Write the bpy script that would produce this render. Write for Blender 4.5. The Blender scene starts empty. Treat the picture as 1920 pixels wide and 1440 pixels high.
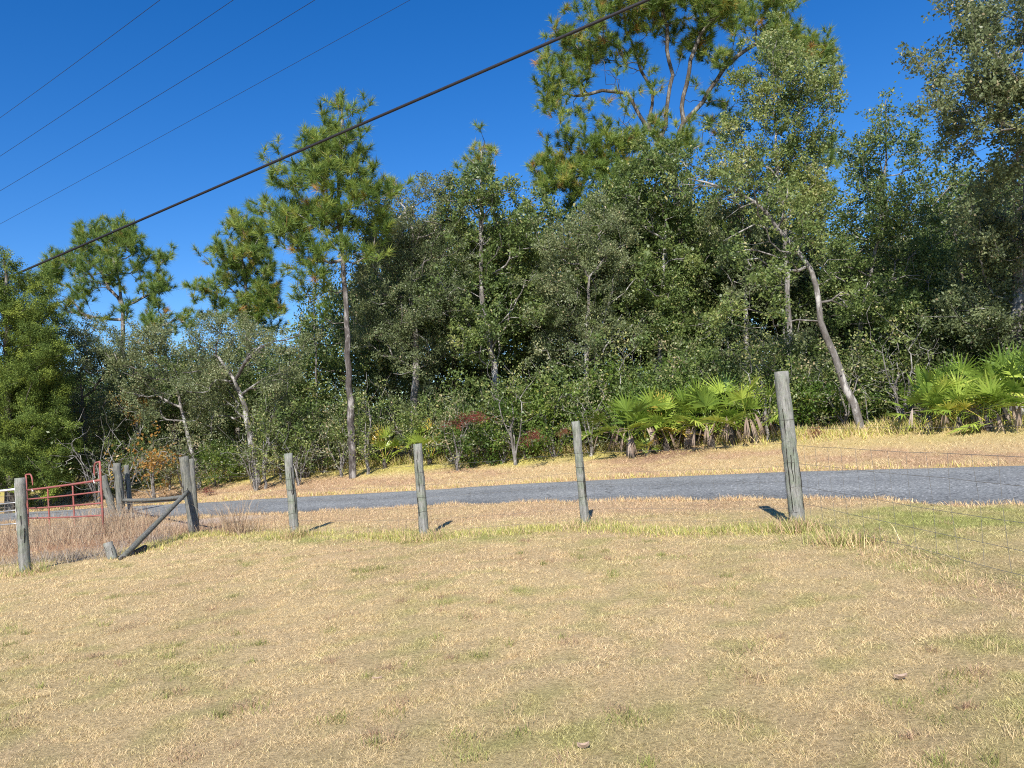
import bpy, math
import numpy as np
from mathutils import Matrix, Vector

# ------------------------------------------------------------------ camera
EYE = np.array([0.0, 0.0, 1.5])
FPX = 1450.0                       # focal length in pixels of a 1920 px wide picture
PITCH = math.radians(2.96)
ROLL = math.radians(4.8)
scene = bpy.context.scene
_R = np.array([1.0, 0, 0]); _F = np.array([0, math.cos(PITCH), math.sin(PITCH)]); _U = np.array([0, -math.sin(PITCH), math.cos(PITCH)])
CR = math.cos(ROLL) * _R - math.sin(ROLL) * _U
CU = math.sin(ROLL) * _R + math.cos(ROLL) * _U
cam_d = bpy.data.cameras.new('camera'); cam = bpy.data.objects.new('camera', cam_d)
scene.collection.objects.link(cam)
M = Matrix.Identity(4)
for i in range(3):
    M[i][0] = CR[i]; M[i][1] = CU[i]; M[i][2] = -_F[i]; M[i][3] = EYE[i]
cam.matrix_world = M
cam_d.sensor_fit = 'HORIZONTAL'; cam_d.angle = 2 * math.atan(960 / FPX)
cam_d.clip_start = 0.05; cam_d.clip_end = 3000
scene.camera = cam

# ------------------------------------------------------------------ light
SUN_EL = math.radians(40.0)
SUN_AZ = math.radians(8.0)         # the sun stands behind the camera, shadows run away from it and a little to the right
sun_dir = Vector((-math.sin(SUN_AZ) * math.cos(SUN_EL), -math.cos(SUN_AZ) * math.cos(SUN_EL), math.sin(SUN_EL)))
world = bpy.data.worlds.new('World'); scene.world = world; world.use_nodes = True
wn = world.node_tree.nodes; wl = world.node_tree.links
sky = wn.new('ShaderNodeTexSky'); sky.sky_type = 'NISHITA'; sky.sun_disc = False
sky.sun_elevation = SUN_EL; sky.sun_rotation = math.atan2(sun_dir.x, sun_dir.y)
sky.air_density = 1.0; sky.dust_density = 0.1; sky.ozone_density = 4.5; sky.altitude = 100
bg = wn['Background']; bg.inputs[1].default_value = 0.10
hs = wn.new('ShaderNodeHueSaturation'); hs.inputs['Saturation'].default_value = 1.33; hs.inputs['Hue'].default_value = 0.510; hs.inputs['Value'].default_value = 0.98
wl.new(sky.outputs[0], hs.inputs['Color']); wl.new(hs.outputs[0], bg.inputs[0])
sd = bpy.data.lights.new('sun', 'SUN'); sd.energy = 4.6; sd.angle = math.radians(0.53); sd.color = (1.0, 0.95, 0.87)
sun = bpy.data.objects.new('sun', sd); scene.collection.objects.link(sun)
sun.rotation_euler = sun_dir.to_track_quat('Z', 'Y').to_euler()
scene.view_settings.view_transform = 'Standard'; scene.view_settings.look = 'None'
scene.view_settings.exposure = 0.70; scene.view_settings.gamma = 1.0
scene.cycles.use_denoising = False; scene.cycles.pixel_filter_type = 'BLACKMAN_HARRIS'; scene.cycles.filter_width = 1.1
scene.cycles.max_bounces = 6; scene.cycles.transparent_max_bounces = 4
scene.cycles.diffuse_bounces = 3; scene.cycles.transmission_bounces = 3

rng = np.random.default_rng(11)

# ------------------------------------------------------------------ helpers
def W(px, py, d):
    """world point on the sight line of a photograph pixel at forward distance d (metres along +Y)"""
    v = _F + (px - 960) / FPX * CR - (py - 720) / FPX * CU
    return EYE + v * (d / v[1])

def smooth(t):
    t = np.clip(t, 0, 1); return t * t * (3 - 2 * t)

_lat = np.random.default_rng(5).random((256, 256))
def vnoise(x, y, s=1.0, seed=0):
    x = np.asarray(x, float) * s + seed * 17.31 + 1000; y = np.asarray(y, float) * s + seed * 9.17 + 1000
    xi = np.floor(x).astype(int); yi = np.floor(y).astype(int)
    fx = smooth(x - xi); fy = smooth(y - yi)
    g = lambda a, b: _lat[a % 256, b % 256]
    return (g(xi, yi) * (1 - fx) + g(xi + 1, yi) * fx) * (1 - fy) + (g(xi, yi + 1) * (1 - fx) + g(xi + 1, yi + 1) * fx) * fy

def fbm(x, y, s=1.0, seed=0, o=3):
    r = 0; a = 0.5; t = 0
    for k in range(o):
        r = r + a * vnoise(x, y, s * 2 ** k, seed + k * 3); t += a; a *= 0.55
    return r / t

def flat_hit(px, py, z=0.0):
    v = _F + (px - 960) / FPX * CR - (py - 720) / FPX * CU
    return EYE + v * ((z - EYE[2]) / v[2])

_far = [flat_hit(*p) for p in [(1920, 870), (1700, 876), (1480, 882), (1200, 894), (960, 906), (780, 918), (560, 930), (440, 937), (100, 956)]]
_near = [flat_hit(*p) for p in [(1920, 944), (1760, 943.5), (1690, 935), (1500, 932), (1200, 936), (960, 941), (780, 948), (450, 965), (100, 974)]]
def _fn(pts, left, right):
    pts = sorted((p[0], p[1]) for p in pts)
    xs = [pts[0][0] - 60] + [p[0] for p in pts] + [pts[-1][0] + 60]
    ys = [pts[0][1] + 60 * left] + [p[1] for p in pts] + [pts[-1][1] - 60 * right]
    return lambda x: np.interp(x, xs, ys)
road_far0 = _fn(_far, 0.33, 0.62); road_near0 = _fn(_near, 0.33, 0.62)
road_far = lambda x: road_far0(x) + (vnoise(x, 0 * x, 1.5, 3) - 0.5) * 0.16
road_near = lambda x: road_near0(x) + (vnoise(x, 0 * x, 1.7, 8) - 0.5) * 0.2

def H(x, y):
    """height of the ground"""
    x = np.asarray(x, float); y = np.asarray(y, float)
    f = road_far0(x)
    z = 0.5 * smooth((y - f - 0.2) / 6.5)
    n = road_near0(x)
    road = smooth((y - n + 0.25) / 0.25) * (1 - smooth((y - f) / 0.3))
    z = z + (1 - road) * (fbm(x, y, 0.5, 2) - 0.5) * 0.05 - road * 0.04
    return z

def hit(px, py):
    v = _F + (px - 960) / FPX * CR - (py - 720) / FPX * CU
    lo, hi = 1.5, 60.0
    for k in range(500):
        d = 1.5 + k * 0.1
        p = EYE + v * (d / v[1])
        if p[2] <= float(H(p[0], p[1])): return p
    return p

def base(px, d):
    a = W(px, 700, d); b = W(px, 1000, d)
    p = a
    for k in range(4):
        z = float(H(p[0], p[1])); t = (z - a[2]) / (b[2] - a[2]); p = a + (b - a) * t
    return p

def ident(o, label, cat, group=None, kind=None):
    if label: o['label'] = label
    if cat: o['category'] = cat
    if group: o['group'] = group
    if kind: o['kind'] = kind
    return o

def thing(name, loc, label, cat, group=None):
    o = bpy.data.objects.new(name, None); scene.collection.objects.link(o)
    o.location = loc; o.empty_display_size = 0.2
    return ident(o, label, cat, group)

def mesh(name, v, f, mat, parent=None, tint=None, col=None, smooth_shade=False, origin=None):
    v = np.asarray(v, np.float32)
    if origin is None and parent is not None: origin = np.array(parent.location)
    if origin is not None: v = v - np.asarray(origin, np.float32)
    f = np.asarray(f, np.int32)
    me = bpy.data.meshes.new(name)
    nf, k = f.shape
    me.vertices.add(len(v)); me.vertices.foreach_set('co', v.ravel())
    me.loops.add(nf * k); me.loops.foreach_set('vertex_index', f.ravel())
    me.polygons.add(nf); me.polygons.foreach_set('loop_start', np.arange(0, nf * k, k, dtype=np.int32))
    try: me.polygons.foreach_set('loop_total', np.full(nf, k, np.int32))
    except Exception: pass
    me.polygons.foreach_set('use_smooth', np.full(nf, smooth_shade))
    if tint is not None:
        a = me.attributes.new('tint', 'FLOAT', 'POINT'); a.data.foreach_set('value', np.asarray(tint, np.float32))
    if col is not None:
        a = me.attributes.new('hue', 'FLOAT_COLOR', 'POINT')
        c = np.ones((len(v), 4), np.float32); c[:, :3] = col; a.data.foreach_set('color', c.ravel())
    me.update(calc_edges=True); me.validate()
    me.materials.append(mat)
    o = bpy.data.objects.new(name, me); scene.collection.objects.link(o)
    if parent is not None: o.parent = parent
    elif origin is not None: o.location = origin
    return o

class Geo:
    """collects quads"""
    def __init__(s): s.v = []; s.f = []; s.n = 0; s.t = []
    def add(s, v, f, t=0.5):
        v = np.asarray(v, float); s.v.append(v); s.f.append(np.asarray(f) + s.n); s.n += len(v)
        s.t.append(np.full(len(v), t) if np.isscalar(t) else t)
    def tube(s, pts, rad, sides=8, cap=True, t=0.5, rough=0.0):
        pts = np.asarray(pts, float); n = len(pts)
        rad = np.full(n, rad) if np.isscalar(rad) else np.asarray(rad, float)
        T = np.gradient(pts, axis=0); T /= np.linalg.norm(T, axis=1)[:, None] + 1e-9
        ref = np.array([0.31, 0.9, 0.3]) if abs(T[0][2]) > 0.8 else np.array([0, 0, 1.0])
        A = np.cross(T, ref); A /= np.linalg.norm(A, axis=1)[:, None] + 1e-9
        B = np.cross(T, A)
        th = np.arange(sides) * 2 * math.pi / sides
        c, sn = np.cos(th), np.sin(th)
        rr = rad[:, None] * np.ones((1, sides))
        if rough: rr = rr * (1 + rough * (rng.random((1, sides)) - 0.5) + rough * 0.5 * (rng.random((n, sides)) - 0.5))
        ring = pts[:, None, :] + (A[:, None, :] * c[None, :, None] + B[:, None, :] * sn[None, :, None]) * rr[:, :, None]
        v = ring.reshape(-1, 3)
        i = np.arange(n - 1)[:, None] * sides; j = np.arange(sides)[None, :]; j2 = (j + 1) % sides
        f = np.stack([i + j, i + j2, i + sides + j2, i + sides + j], -1).reshape(-1, 4)
        if cap and sides % 2 == 0:
            for e, o in ((0, False), (n - 1, True)):
                b = e * sides
                ff = [[b + 0, b + k, b + k + 1, b + k + 2] for k in range(1, sides - 2, 2)]
                ff = np.array(ff)
                if not o: ff = ff[:, ::-1]
                f = np.vstack([f, ff])
        s.add(v, f, t)
    def build(s, name, mat, parent=None, smooth_shade=True, origin=None):
        return mesh(name, np.vstack(s.v), np.vstack(s.f), mat, parent, tint=np.concatenate(s.t), smooth_shade=smooth_shade, origin=origin)

# ------------------------------------------------------------------ materials
def new_mat(name, rough=0.8, spec=0.3):
    m = bpy.data.materials.new(name); m.use_nodes = True
    nt = m.node_tree; p = nt.nodes['Principled BSDF']
    p.inputs['Roughness'].default_value = rough; p.inputs['Specular IOR Level'].default_value = spec
    return m, nt, p

def ramp(nt, src, stops):
    r = nt.nodes.new('ShaderNodeValToRGB'); e = r.color_ramp.elements
    while len(e) < len(stops): e.new(0.5)
    for k, (p, c) in enumerate(stops):
        e[k].position = p; e[k].color = (*c, 1)
    nt.links.new(src, r.inputs[0]); return r.outputs[0]

def noise(nt, scale, detail=4, rough=0.6, stretch=None, coord='Object'):
    tc = nt.nodes.new('ShaderNodeTexCoord'); out = tc.outputs[coord]
    if stretch:
        mp = nt.nodes.new('ShaderNodeMapping'); mp.inputs['Scale'].default_value = stretch
        nt.links.new(out, mp.inputs[0]); out = mp.outputs[0]
    n = nt.nodes.new('ShaderNodeTexNoise'); n.inputs['Scale'].default_value = scale
    n.inputs['Detail'].default_value = detail; n.inputs['Roughness'].default_value = rough
    nt.links.new(out, n.inputs['Vector']); return n.outputs[0]

def attr(nt, name, out='Fac'):
    a = nt.nodes.new('ShaderNodeAttribute'); a.attribute_name = name; return a.outputs[out]

def bump(nt, p, src, strength=0.5, dist=0.02):
    b = nt.nodes.new('ShaderNodeBump'); b.inputs['Strength'].default_value = strength; b.inputs['Distance'].default_value = dist
    nt.links.new(src, b.inputs['Height']); nt.links.new(b.outputs[0], p.inputs['Normal'])

def leaf_mat(name, stops, rough=0.42, trans=0.42, spec=0.4, gain=1.0):
    m, nt, p = new_mat(name, rough, spec)
    c = ramp(nt, attr(nt, 'tint'), [(a, tuple(min(.9, q * gain) for q in k)) for a, k in stops])
    nt.links.new(c, p.inputs['Base Color'])
    t = nt.nodes.new('ShaderNodeBsdfTranslucent'); nt.links.new(c, t.inputs[0])
    mx = nt.nodes.new('ShaderNodeMixShader'); mx.inputs[0].default_value = trans
    nt.links.new(p.outputs[0], mx.inputs[1]); nt.links.new(t.outputs[0], mx.inputs[2])
    nt.links.new(mx.outputs[0], nt.nodes['Material Output'].inputs[0])
    return m

def bark_mat(name, dark, mid, pale, sc=6.0, pale_from=0.58):
    m, nt, p = new_mat(name, 0.9, 0.15)
    n = noise(nt, sc, 5, 0.7, (1, 1, 0.35))
    c = ramp(nt, n, [(0.3, dark), (0.5, mid), (pale_from, pale), (0.8, pale)])
    nt.links.new(c, p.inputs['Base Color'])
    bump(nt, p, noise(nt, sc * 4, 4, 0.7, (1, 1, 0.3)), 0.8, 0.03)
    return m

MOAK = leaf_mat('oak_leaves', [(0.0, (0.06, 0.095, 0.028)), (0.4, (0.13, 0.185, 0.052)), (0.8, (0.26, 0.30, 0.09)), (1.0, (0.46, 0.42, 0.18))], gain=1.15)
MOAKG = leaf_mat('grey_oak_leaves', [(0.0, (0.09, 0.12, 0.05)), (0.5, (0.20, 0.235, 0.105)), (0.85, (0.35, 0.345, 0.17)), (1.0, (0.50, 0.40, 0.24))], gain=1.12)
MBRI = leaf_mat('bright_leaves', [(0.0, (0.06, 0.115, 0.02)), (0.5, (0.14, 0.22, 0.04)), (0.85, (0.20, 0.27, 0.045)), (1.0, (0.36, 0.34, 0.07))])
MCED = leaf_mat('cedar_sprays', [(0.0, (0.05, 0.08, 0.014)), (0.5, (0.12, 0.175, 0.034)), (1.0, (0.30, 0.36, 0.06))], 0.6, 0.25, 0.2)
MRED = leaf_mat('red_leaves', [(0.0, (0.13, 0.04, 0.03)), (0.5, (0.25, 0.06, 0.05)), (1.0, (0.34, 0.16, 0.07))])
MORA = leaf_mat('orange_leaves', [(0.0, (0.20, 0.15, 0.03)), (0.5, (0.42, 0.20, 0.05)), (1.0, (0.52, 0.36, 0.10))])
MPIN = leaf_mat('pine_needles', [(0.0, (0.06, 0.115, 0.025)), (0.5, (0.16, 0.235, 0.045)), (0.8, (0.30, 0.34, 0.06)), (0.93, (0.34, 0.26, 0.06)), (1.0, (0.42, 0.20, 0.07))], 0.5, 0.35, gain=1.2)
MPALM = leaf_mat('palmetto_fans', [(0.0, (0.08, 0.15, 0.03)), (0.4, (0.22, 0.32, 0.05)), (0.70, (0.42, 0.52, 0.09)), (0.93, (0.70, 0.62, 0.14)), (1.0, (0.60, 0.42, 0.09))], 0.35, 0.3, 0.5, gain=1.05)
MDEAD = leaf_mat('dead_fans', [(0.0, (0.16, 0.11, 0.08)), (0.5, (0.34, 0.26, 0.20)), (1.0, (0.55, 0.48, 0.42))], 0.8, 0.15, 0.2)
BPALE = bark_mat('pale_bark', (0.08, 0.07, 0.06), (0.18, 0.165, 0.15), (0.42, 0.40, 0.37), pale_from=.60)
BDARK = bark_mat('dark_bark', (0.045, 0.035, 0.03), (0.10, 0.085, 0.07), (0.26, 0.24, 0.21), pale_from=0.64)
BSCRUB = bark_mat('lichened_bark', (0.05, 0.045, 0.04), (0.11, 0.10, 0.09), (0.46, 0.44, 0.41), 4.0, .64)
BPINE = bark_mat('pine_bark', (0.035, 0.028, 0.025), (0.105, 0.092, 0.083), (0.32, 0.295, 0.27), 7.0, .60)

def blade_mat(name):
    m, nt, p = new_mat(name, 0.7, 0.2)
    c = attr(nt, 'hue', 'Color')
    nt.links.new(c, p.inputs['Base Color'])
    t = nt.nodes.new('ShaderNodeBsdfTranslucent'); nt.links.new(c, t.inputs[0])
    mx = nt.nodes.new('ShaderNodeMixShader'); mx.inputs[0].default_value = 0.25
    nt.links.new(p.outputs[0], mx.inputs[1]); nt.links.new(t.outputs[0], mx.inputs[2])
    nt.links.new(mx.outputs[0], nt.nodes['Material Output'].inputs[0])
    return m
MGRASS = blade_mat('grass_blades')

def ground_mat():
    m, nt, p = new_mat('ground', 0.95, 0.1)
    n1 = noise(nt, 38, 6, 0.8)
    r = ramp(nt, n1, [(0.33, (0.40, 0.37, 0.32)), (0.50, (0.78, 0.76, 0.72)), (0.66, (1.05, 1.03, 1.0))])
    mx = nt.nodes.new('ShaderNodeMix'); mx.data_type = 'RGBA'; mx.blend_type = 'MULTIPLY'; mx.inputs[0].default_value = 1.0
    nt.links.new(attr(nt, 'hue', 'Color'), mx.inputs[6]); nt.links.new(r, mx.inputs[7])
    nt.links.new(mx.outputs[2], p.inputs['Base Color'])
    bump(nt, p, n1, 0.9, 0.03)
    return m
MGROUND = ground_mat()

def road_mat():
    m, nt, p = new_mat('asphalt', 0.85, 0.25)
    tc = nt.nodes.new('ShaderNodeTexCoord')
    v = nt.nodes.new('ShaderNodeTexVoronoi'); v.inputs['Scale'].default_value = 38; nt.links.new(tc.outputs['Object'], v.inputs['Vector'])
    a = ramp(nt, v.outputs['Color'], [(0.0, (0.10, 0.10, 0.105)), (0.45, (0.20, 0.208, 0.205)), (0.8, (0.28, 0.288, 0.282)), (1.0, (0.56, 0.55, 0.54))])
    n = noise(nt, 0.5, 4, 0.6)
    b = ramp(nt, n, [(0.3, (0.85, 0.86, 0.88)), (0.7, (1.12, 1.12, 1.12))])
    mx = nt.nodes.new('ShaderNodeMix'); mx.data_type = 'RGBA'; mx.blend_type = 'MULTIPLY'; mx.inputs[0].default_value = 1.0
    nt.links.new(a, mx.inputs[6]); nt.links.new(b, mx.inputs[7])
    nt.links.new(mx.outputs[2], p.inputs['Base Color'])
    # cracks and worn patches in the surfacing
    e = nt.nodes.new('ShaderNodeTexVoronoi'); e.feature = 'DISTANCE_TO_EDGE'; e.inputs['Scale'].default_value = 0.45
    mp = nt.nodes.new('ShaderNodeMapping'); wv_ = nt.nodes.new('ShaderNodeTexNoise'); wv_.inputs['Scale'].default_value = 2.5
    nt.links.new(tc.outputs['Object'], wv_.inputs['Vector'])
    ad = nt.nodes.new('ShaderNodeVectorMath'); ad.operation = 'MULTIPLY_ADD'; ad.inputs[1].default_value = (0.7, 0.7, 0)
    nt.links.new(wv_.outputs['Color'], ad.inputs[0]); nt.links.new(tc.outputs['Object'], ad.inputs[2]); nt.links.new(ad.outputs[0], e.inputs['Vector'])
    ck = ramp(nt, e.outputs['Distance'], [(0.0, (0.45, 0.45, 0.45)), (0.012, (1, 1, 1))])
    m2 = nt.nodes.new('ShaderNodeMix'); m2.data_type = 'RGBA'; m2.blend_type = 'MULTIPLY'; m2.inputs[0].default_value = 0.8
    nt.links.new(mx.outputs[2], m2.inputs[6]); nt.links.new(ck, m2.inputs[7]); 
    wr = ramp(nt, attr(nt, 'tint'), [(0.0, (0.62, 0.62, 0.62)), (0.12, (0.86, 0.86, 0.86)), (0.27, (1.08, 1.08, 1.07)), (0.5, (0.93, 0.93, 0.93)), (0.73, (1.10, 1.10, 1.09)), (1.0, (0.95, 0.94, 0.92))])
    m3 = nt.nodes.new('ShaderNodeMix'); m3.data_type = 'RGBA'; m3.blend_type = 'MULTIPLY'; m3.inputs[0].default_value = 1.0
    nt.links.new(m2.outputs[2], m3.inputs[6]); nt.links.new(wr, m3.inputs[7]); nt.links.new(m3.outputs[2], p.inputs['Base Color'])
    bump(nt, p, v.outputs['Distance'], 0.6, 0.01)
    return m
MROAD = road_mat()

def wood_mat(name, dark, mid, pale, mossy=None):
    m, nt, p = new_mat(name, 0.9, 0.15)
    g = noise(nt, 11, 7, 0.8, (4.5, 4.5, 0.45))
    c = ramp(nt, g, [(0.30, dark), (0.43, mid), (0.68, pale)])
    if mossy:
        n = noise(nt, 6, 4, 0.6)
        k = ramp(nt, n, [(0.42, (0, 0, 0)), (0.62, (1, 1, 1))])
        mx = nt.nodes.new('ShaderNodeMix'); mx.data_type = 'RGBA'
        mx2 = nt.nodes.new('ShaderNodeMix'); mx2.data_type = 'RGBA'; mx2.blend_type = 'MULTIPLY'; mx2.inputs[0].default_value = 1
        nt.links.new(c, mx2.inputs[6]); mx2.inputs[7].default_value = (*mossy, 1)
        nt.links.new(k, mx.inputs[0]); nt.links.new(c, mx.inputs[6]); nt.links.new(mx2.outputs[2], mx.inputs[7])
        c = mx.outputs[2]
    nt.links.new(c, p.inputs['Base Color'])
    bump(nt, p, g, 1.0, 0.02)
    return m
MPOST = wood_mat('weathered_post', (0.05, 0.047, 0.042), (0.20, 0.195, 0.175), (0.42, 0.41, 0.37), (0.78, 0.88, 0.74))
MPOST2 = wood_mat('dark_post', (0.03, 0.03, 0.028), (0.12, 0.125, 0.115), (0.32, 0.30, 0.265), (0.95, 0.96, 0.86))

def plain(name, c, rough=0.6, spec=0.4, metal=0.0, worn=None, ws=8):
    m, nt, p = new_mat(name, rough, spec); p.inputs['Metallic'].default_value = metal
    n = noise(nt, ws, 5, 0.7)
    w = worn or tuple(x * 0.7 for x in c)
    nt.links.new(ramp(nt, n, [(0.35, w), (0.55, c)]), p.inputs['Base Color'])
    return m
MWIRE = plain('galvanised_wire', (0.20, 0.19, 0.17), 0.7, 0.4, 0.2)
MBARB = plain('rusty_wire', (0.11, 0.10, 0.09), 0.8, 0.3)
MCABLE = plain('cable_sheath', (0.022, 0.020, 0.024), 0.5, 0.4)
MREDP = plain('red_gate_paint', (0.34, 0.095, 0.08), 0.65, 0.3, worn=(0.22, 0.12, 0.10), ws=22)
MWHT = plain('white_paint', (0.75, 0.75, 0.73), 0.5, 0.4, worn=(0.55, 0.53, 0.5))
MGALV = plain('galvanised_pipe', (0.36, 0.36, 0.35), 0.45, 0.5, 0.4)

# ------------------------------------------------------------------ colour of the turf by place
STRAW = np.array([0.74, 0.565, 0.31]); GREEN = np.array([0.40, 0.41, 0.13]); RUST = np.array([0.58, 0.395, 0.245]); LIME = np.array([0.60, 0.56, 0.15])
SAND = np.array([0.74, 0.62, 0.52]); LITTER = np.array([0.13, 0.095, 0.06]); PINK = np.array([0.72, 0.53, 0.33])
_post_px = [(47, 1075), (212, 1050), (361, 1002), (553, 1005), (796, 1007), (1098, 985), (1497, 993)]
FL = [hit(*p) for p in _post_px]           # the fence line of the lawn
_fx = [-40] + [p[0] for p in FL] ; _fy = [FL[0][1] - 8] + [p[1] for p in FL]
fence_y = lambda x: np.interp(x, _fx, _fy)

def turf(x, y):
    x = np.asarray(x, float); y = np.asarray(y, float)
    n1 = fbm(x, y, 0.55, 1); n2 = fbm(x, y, 1.4, 4); n3 = fbm(x, y, 4.0, 7); n4 = fbm(x, y, 0.8, 12)
    g = smooth((n2 - 0.52) / 0.30) * 0.32 + smooth((n3 - 0.54) / 0.20) * 0.42 + 0.03 + 0.10 * smooth((x - 0.5) / 3)
    # greener strip along the fence and at the right by the road
    fy = fence_y(x)
    g = g + 0.34 * np.exp(-((y - fy + 0.35) / 0.55) ** 2) * smooth((x + 5.5) / 1.0) * (0.5 + n3)
    g = g + 0.38 * smooth((x - 2.4) / 1.4) * smooth((y - 5.0) / 2.0) * (1 - smooth((y - 10.2) / 1.2)) * (0.4 + n2)
    g = g + 0.22 * np.exp(-((y - 3.6) / 0.9) ** 2) * np.exp(-((x - 0.1) / 1.2) ** 2)
    r = smooth((n1 - 0.50) / 0.22) * 0.26
    beyond = smooth((y - fy - 0.9) / 1.2)
    g = g * (1 - 0.5 * beyond); r = r + beyond * (0.55 + 0.5 * (n4 - 0.5))
    r = r + 0.35 * smooth((x - 2.0) / 2) * (1 - smooth((y - 5.5) / 1.5))
    f = road_far0(x)
    bank = smooth((y - f) / 0.5)
    up = smooth((y - f - 3.0 - 1.5 * (n4 - 0.5)) / 1.6)
    g = g * (1 - bank * 0.6); r = np.where(bank > 0.5, 0.25 + 0.9 * smooth((n4 - 0.42) / 0.2) * (1 - up), r)
    g = np.clip(g, 0, 1)[..., None]; r = np.clip(r, 0, 1)[..., None]
    c = STRAW * (1 - g) + GREEN * g
    c = c * (1 - r) + RUST * r
    c = c * (1 - 0.25 * smooth((n4 - .5) / .2)[..., None]) + PINK * 0.25 * smooth((n4 - .5) / .2)[..., None]
    l = (up * 0.72 * (0.6 + 0.8 * n2) * (1 - 0.6 * smooth((x - 3.0) / 3)))[..., None]
    l = np.clip(l, 0, 1)
    c = c * (1 - l) + LIME * l
    return c

# ------------------------------------------------------------------ ground and road
def axis(lo, hi, step, far):
    a = list(np.arange(lo, hi + 1e-6, step)); s = step; x = hi
    while x < far: s *= 1.35; x += s; a.append(x)
    s = step; x = lo
    while x > -far: s *= 1.35; x -= s; a.insert(0, x)
    return np.array(a)
gx = axis(-22, 18, 0.13, 500); gy = axis(0.5, 31, 0.13, 500)
X, Y = np.meshgrid(gx, gy); nx, ny = len(gx), len(gy)
Z = H(X, Y)
near_zone = (Y < 14)
Z = Z + near_zone * ((vnoise(X, Y, 3.5, 9) - 0.5) * 0.035 + (rng.random(X.shape) - .5) * .012)
C = turf(X, Y)
F0 = road_far0(X)
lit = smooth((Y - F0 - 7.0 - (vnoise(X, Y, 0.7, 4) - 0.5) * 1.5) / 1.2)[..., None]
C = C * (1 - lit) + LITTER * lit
# bare soil at the gate, pale sand by the gate post, straw mulch between the palmettos
sp = hit(345, 983); q = np.exp(-(((X - sp[0] - .3) / 1.3) ** 2 + ((Y - sp[1]) / 0.75) ** 2) ** 1.5)[..., None]; q = np.clip(q * 1.3 * (0.45 + 0.9 * vnoise(X, Y, 3, 2)[..., None]), 0, 1)
C = C * (1 - q) + SAND * q
gp = hit(60, 1035); q = np.exp(-(((X - gp[0]) / 4.0) ** 2 + ((Y - gp[1] - 1.2) / 1.9) ** 2) ** 2)[..., None]
C = C * (1 - q * .8) + np.array([0.46, 0.26, 0.16]) * q * .8
mp_ = hit(1250, 848); q = np.exp(-(((X - mp_[0]) / 1.5) ** 2 + ((Y - mp_[1]) / 1.3) ** 2) ** 2)[..., None]
C = C * (1 - q) + np.array([0.34, 0.21, 0.15]) * q
i = np.arange(ny - 1)[:, None] * nx; j = np.arange(nx - 1)[None, :]
Fq = np.stack([i + j, i + j + 1, i + nx + j + 1, i + nx + j], -1).reshape(-1, 4)
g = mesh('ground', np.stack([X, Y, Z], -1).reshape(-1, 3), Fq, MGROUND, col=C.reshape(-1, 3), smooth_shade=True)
g['kind'] = 'structure'

rx = np.concatenate([np.arange(-140, -24, 2.0), np.arange(-24, 20, 0.1), np.arange(20, 140, 2.0)])
nf_, ff_ = road_near(rx), road_far(rx)
ts = np.linspace(0, 1, 9)
RY = nf_[:, None] + (ff_ - nf_)[:, None] * ts[None, :]
RX = np.repeat(rx[:, None], 9, 1)
RZ = -0.005 + 0.03 * (1 - (2 * ts - 1) ** 2)[None, :] + 0 * RX
RZ[:, 0] = -0.03; RZ[:, -1] = -0.03
i = np.arange(len(rx) - 1)[:, None] * 9; j = np.arange(8)[None, :]
Fq = np.stack([i + j, i + 9 + j, i + 9 + j + 1, i + j + 1], -1).reshape(-1, 4)
r_ = mesh('road', np.stack([RX, RY, RZ], -1).reshape(-1, 3), Fq, MROAD, tint=np.repeat(ts[None, :], len(rx), 0).ravel(), smooth_shade=True)
r_['kind'] = 'structure'

# ------------------------------------------------------------------ grass blades
def blades(x, y, h, w, col, lean=0.8, seed=0, zoff=0.0, jitter=0.25, bend=True, lo=0.0):
    """three-vertex blades standing on the ground (with a bent middle when tall)"""
    r = np.random.default_rng(seed); n = len(x)
    z = H(x, y) + zoff + (y < 14) * (vnoise(x, y, 3.5, 9) - 0.5) * 0.035
    a = r.random(n) * 2 * math.pi; b = r.random(n) * 2 * math.pi
    l = lean * (lo + (1 - lo) * r.random(n) ** 0.5) * h
    p = np.stack([x, y, z - 0.004], -1)
    wv = np.stack([np.cos(a), np.sin(a), 0 * a], -1) * (w / 2)[:, None]
    tip = p + np.stack([np.cos(b) * l, np.sin(b) * l, np.sqrt(np.maximum(h * h - l * l * 0.93, 1e-5))], -1)
    c = col * (1 + jitter * (r.random((n, 1)) - 0.5) * 2)
    if not bend:
        v = np.stack([p - wv, p + wv, tip], 1).reshape(-1, 3)
        f = np.arange(n * 3).reshape(-1, 3); cc = np.repeat(c, 3, 0)
        return v, f, cc
    mid = p * 0.45 + tip * 0.55; mid[:, 2] += 0.12 * h
    v = np.stack([p - wv, p + wv, mid + wv * .7, mid - wv * .7, tip], 1).reshape(-1, 3)
    o = np.arange(n)[:, None] * 5
    f = np.concatenate([o + [0, 1, 2], o + [0, 2, 3], o + [3, 2, 4]], 0)
    return v, f, np.repeat(c, 5, 0)

def join_blades(name, parts, mat=None):
    vs, fs, cs, n = [], [], [], 0
    for v, f, c in parts:
        vs.append(v); fs.append(f + n); cs.append(c); n += len(v)
    return mesh(name, np.vstack(vs), np.vstack(fs), mat or MGRASS, col=np.vstack(cs))

def off_road(x, y, m=0.0):
    return (y < road_near(x) + 0.04 + m) | (y > road_far(x) - 0.04 - m)

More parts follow.
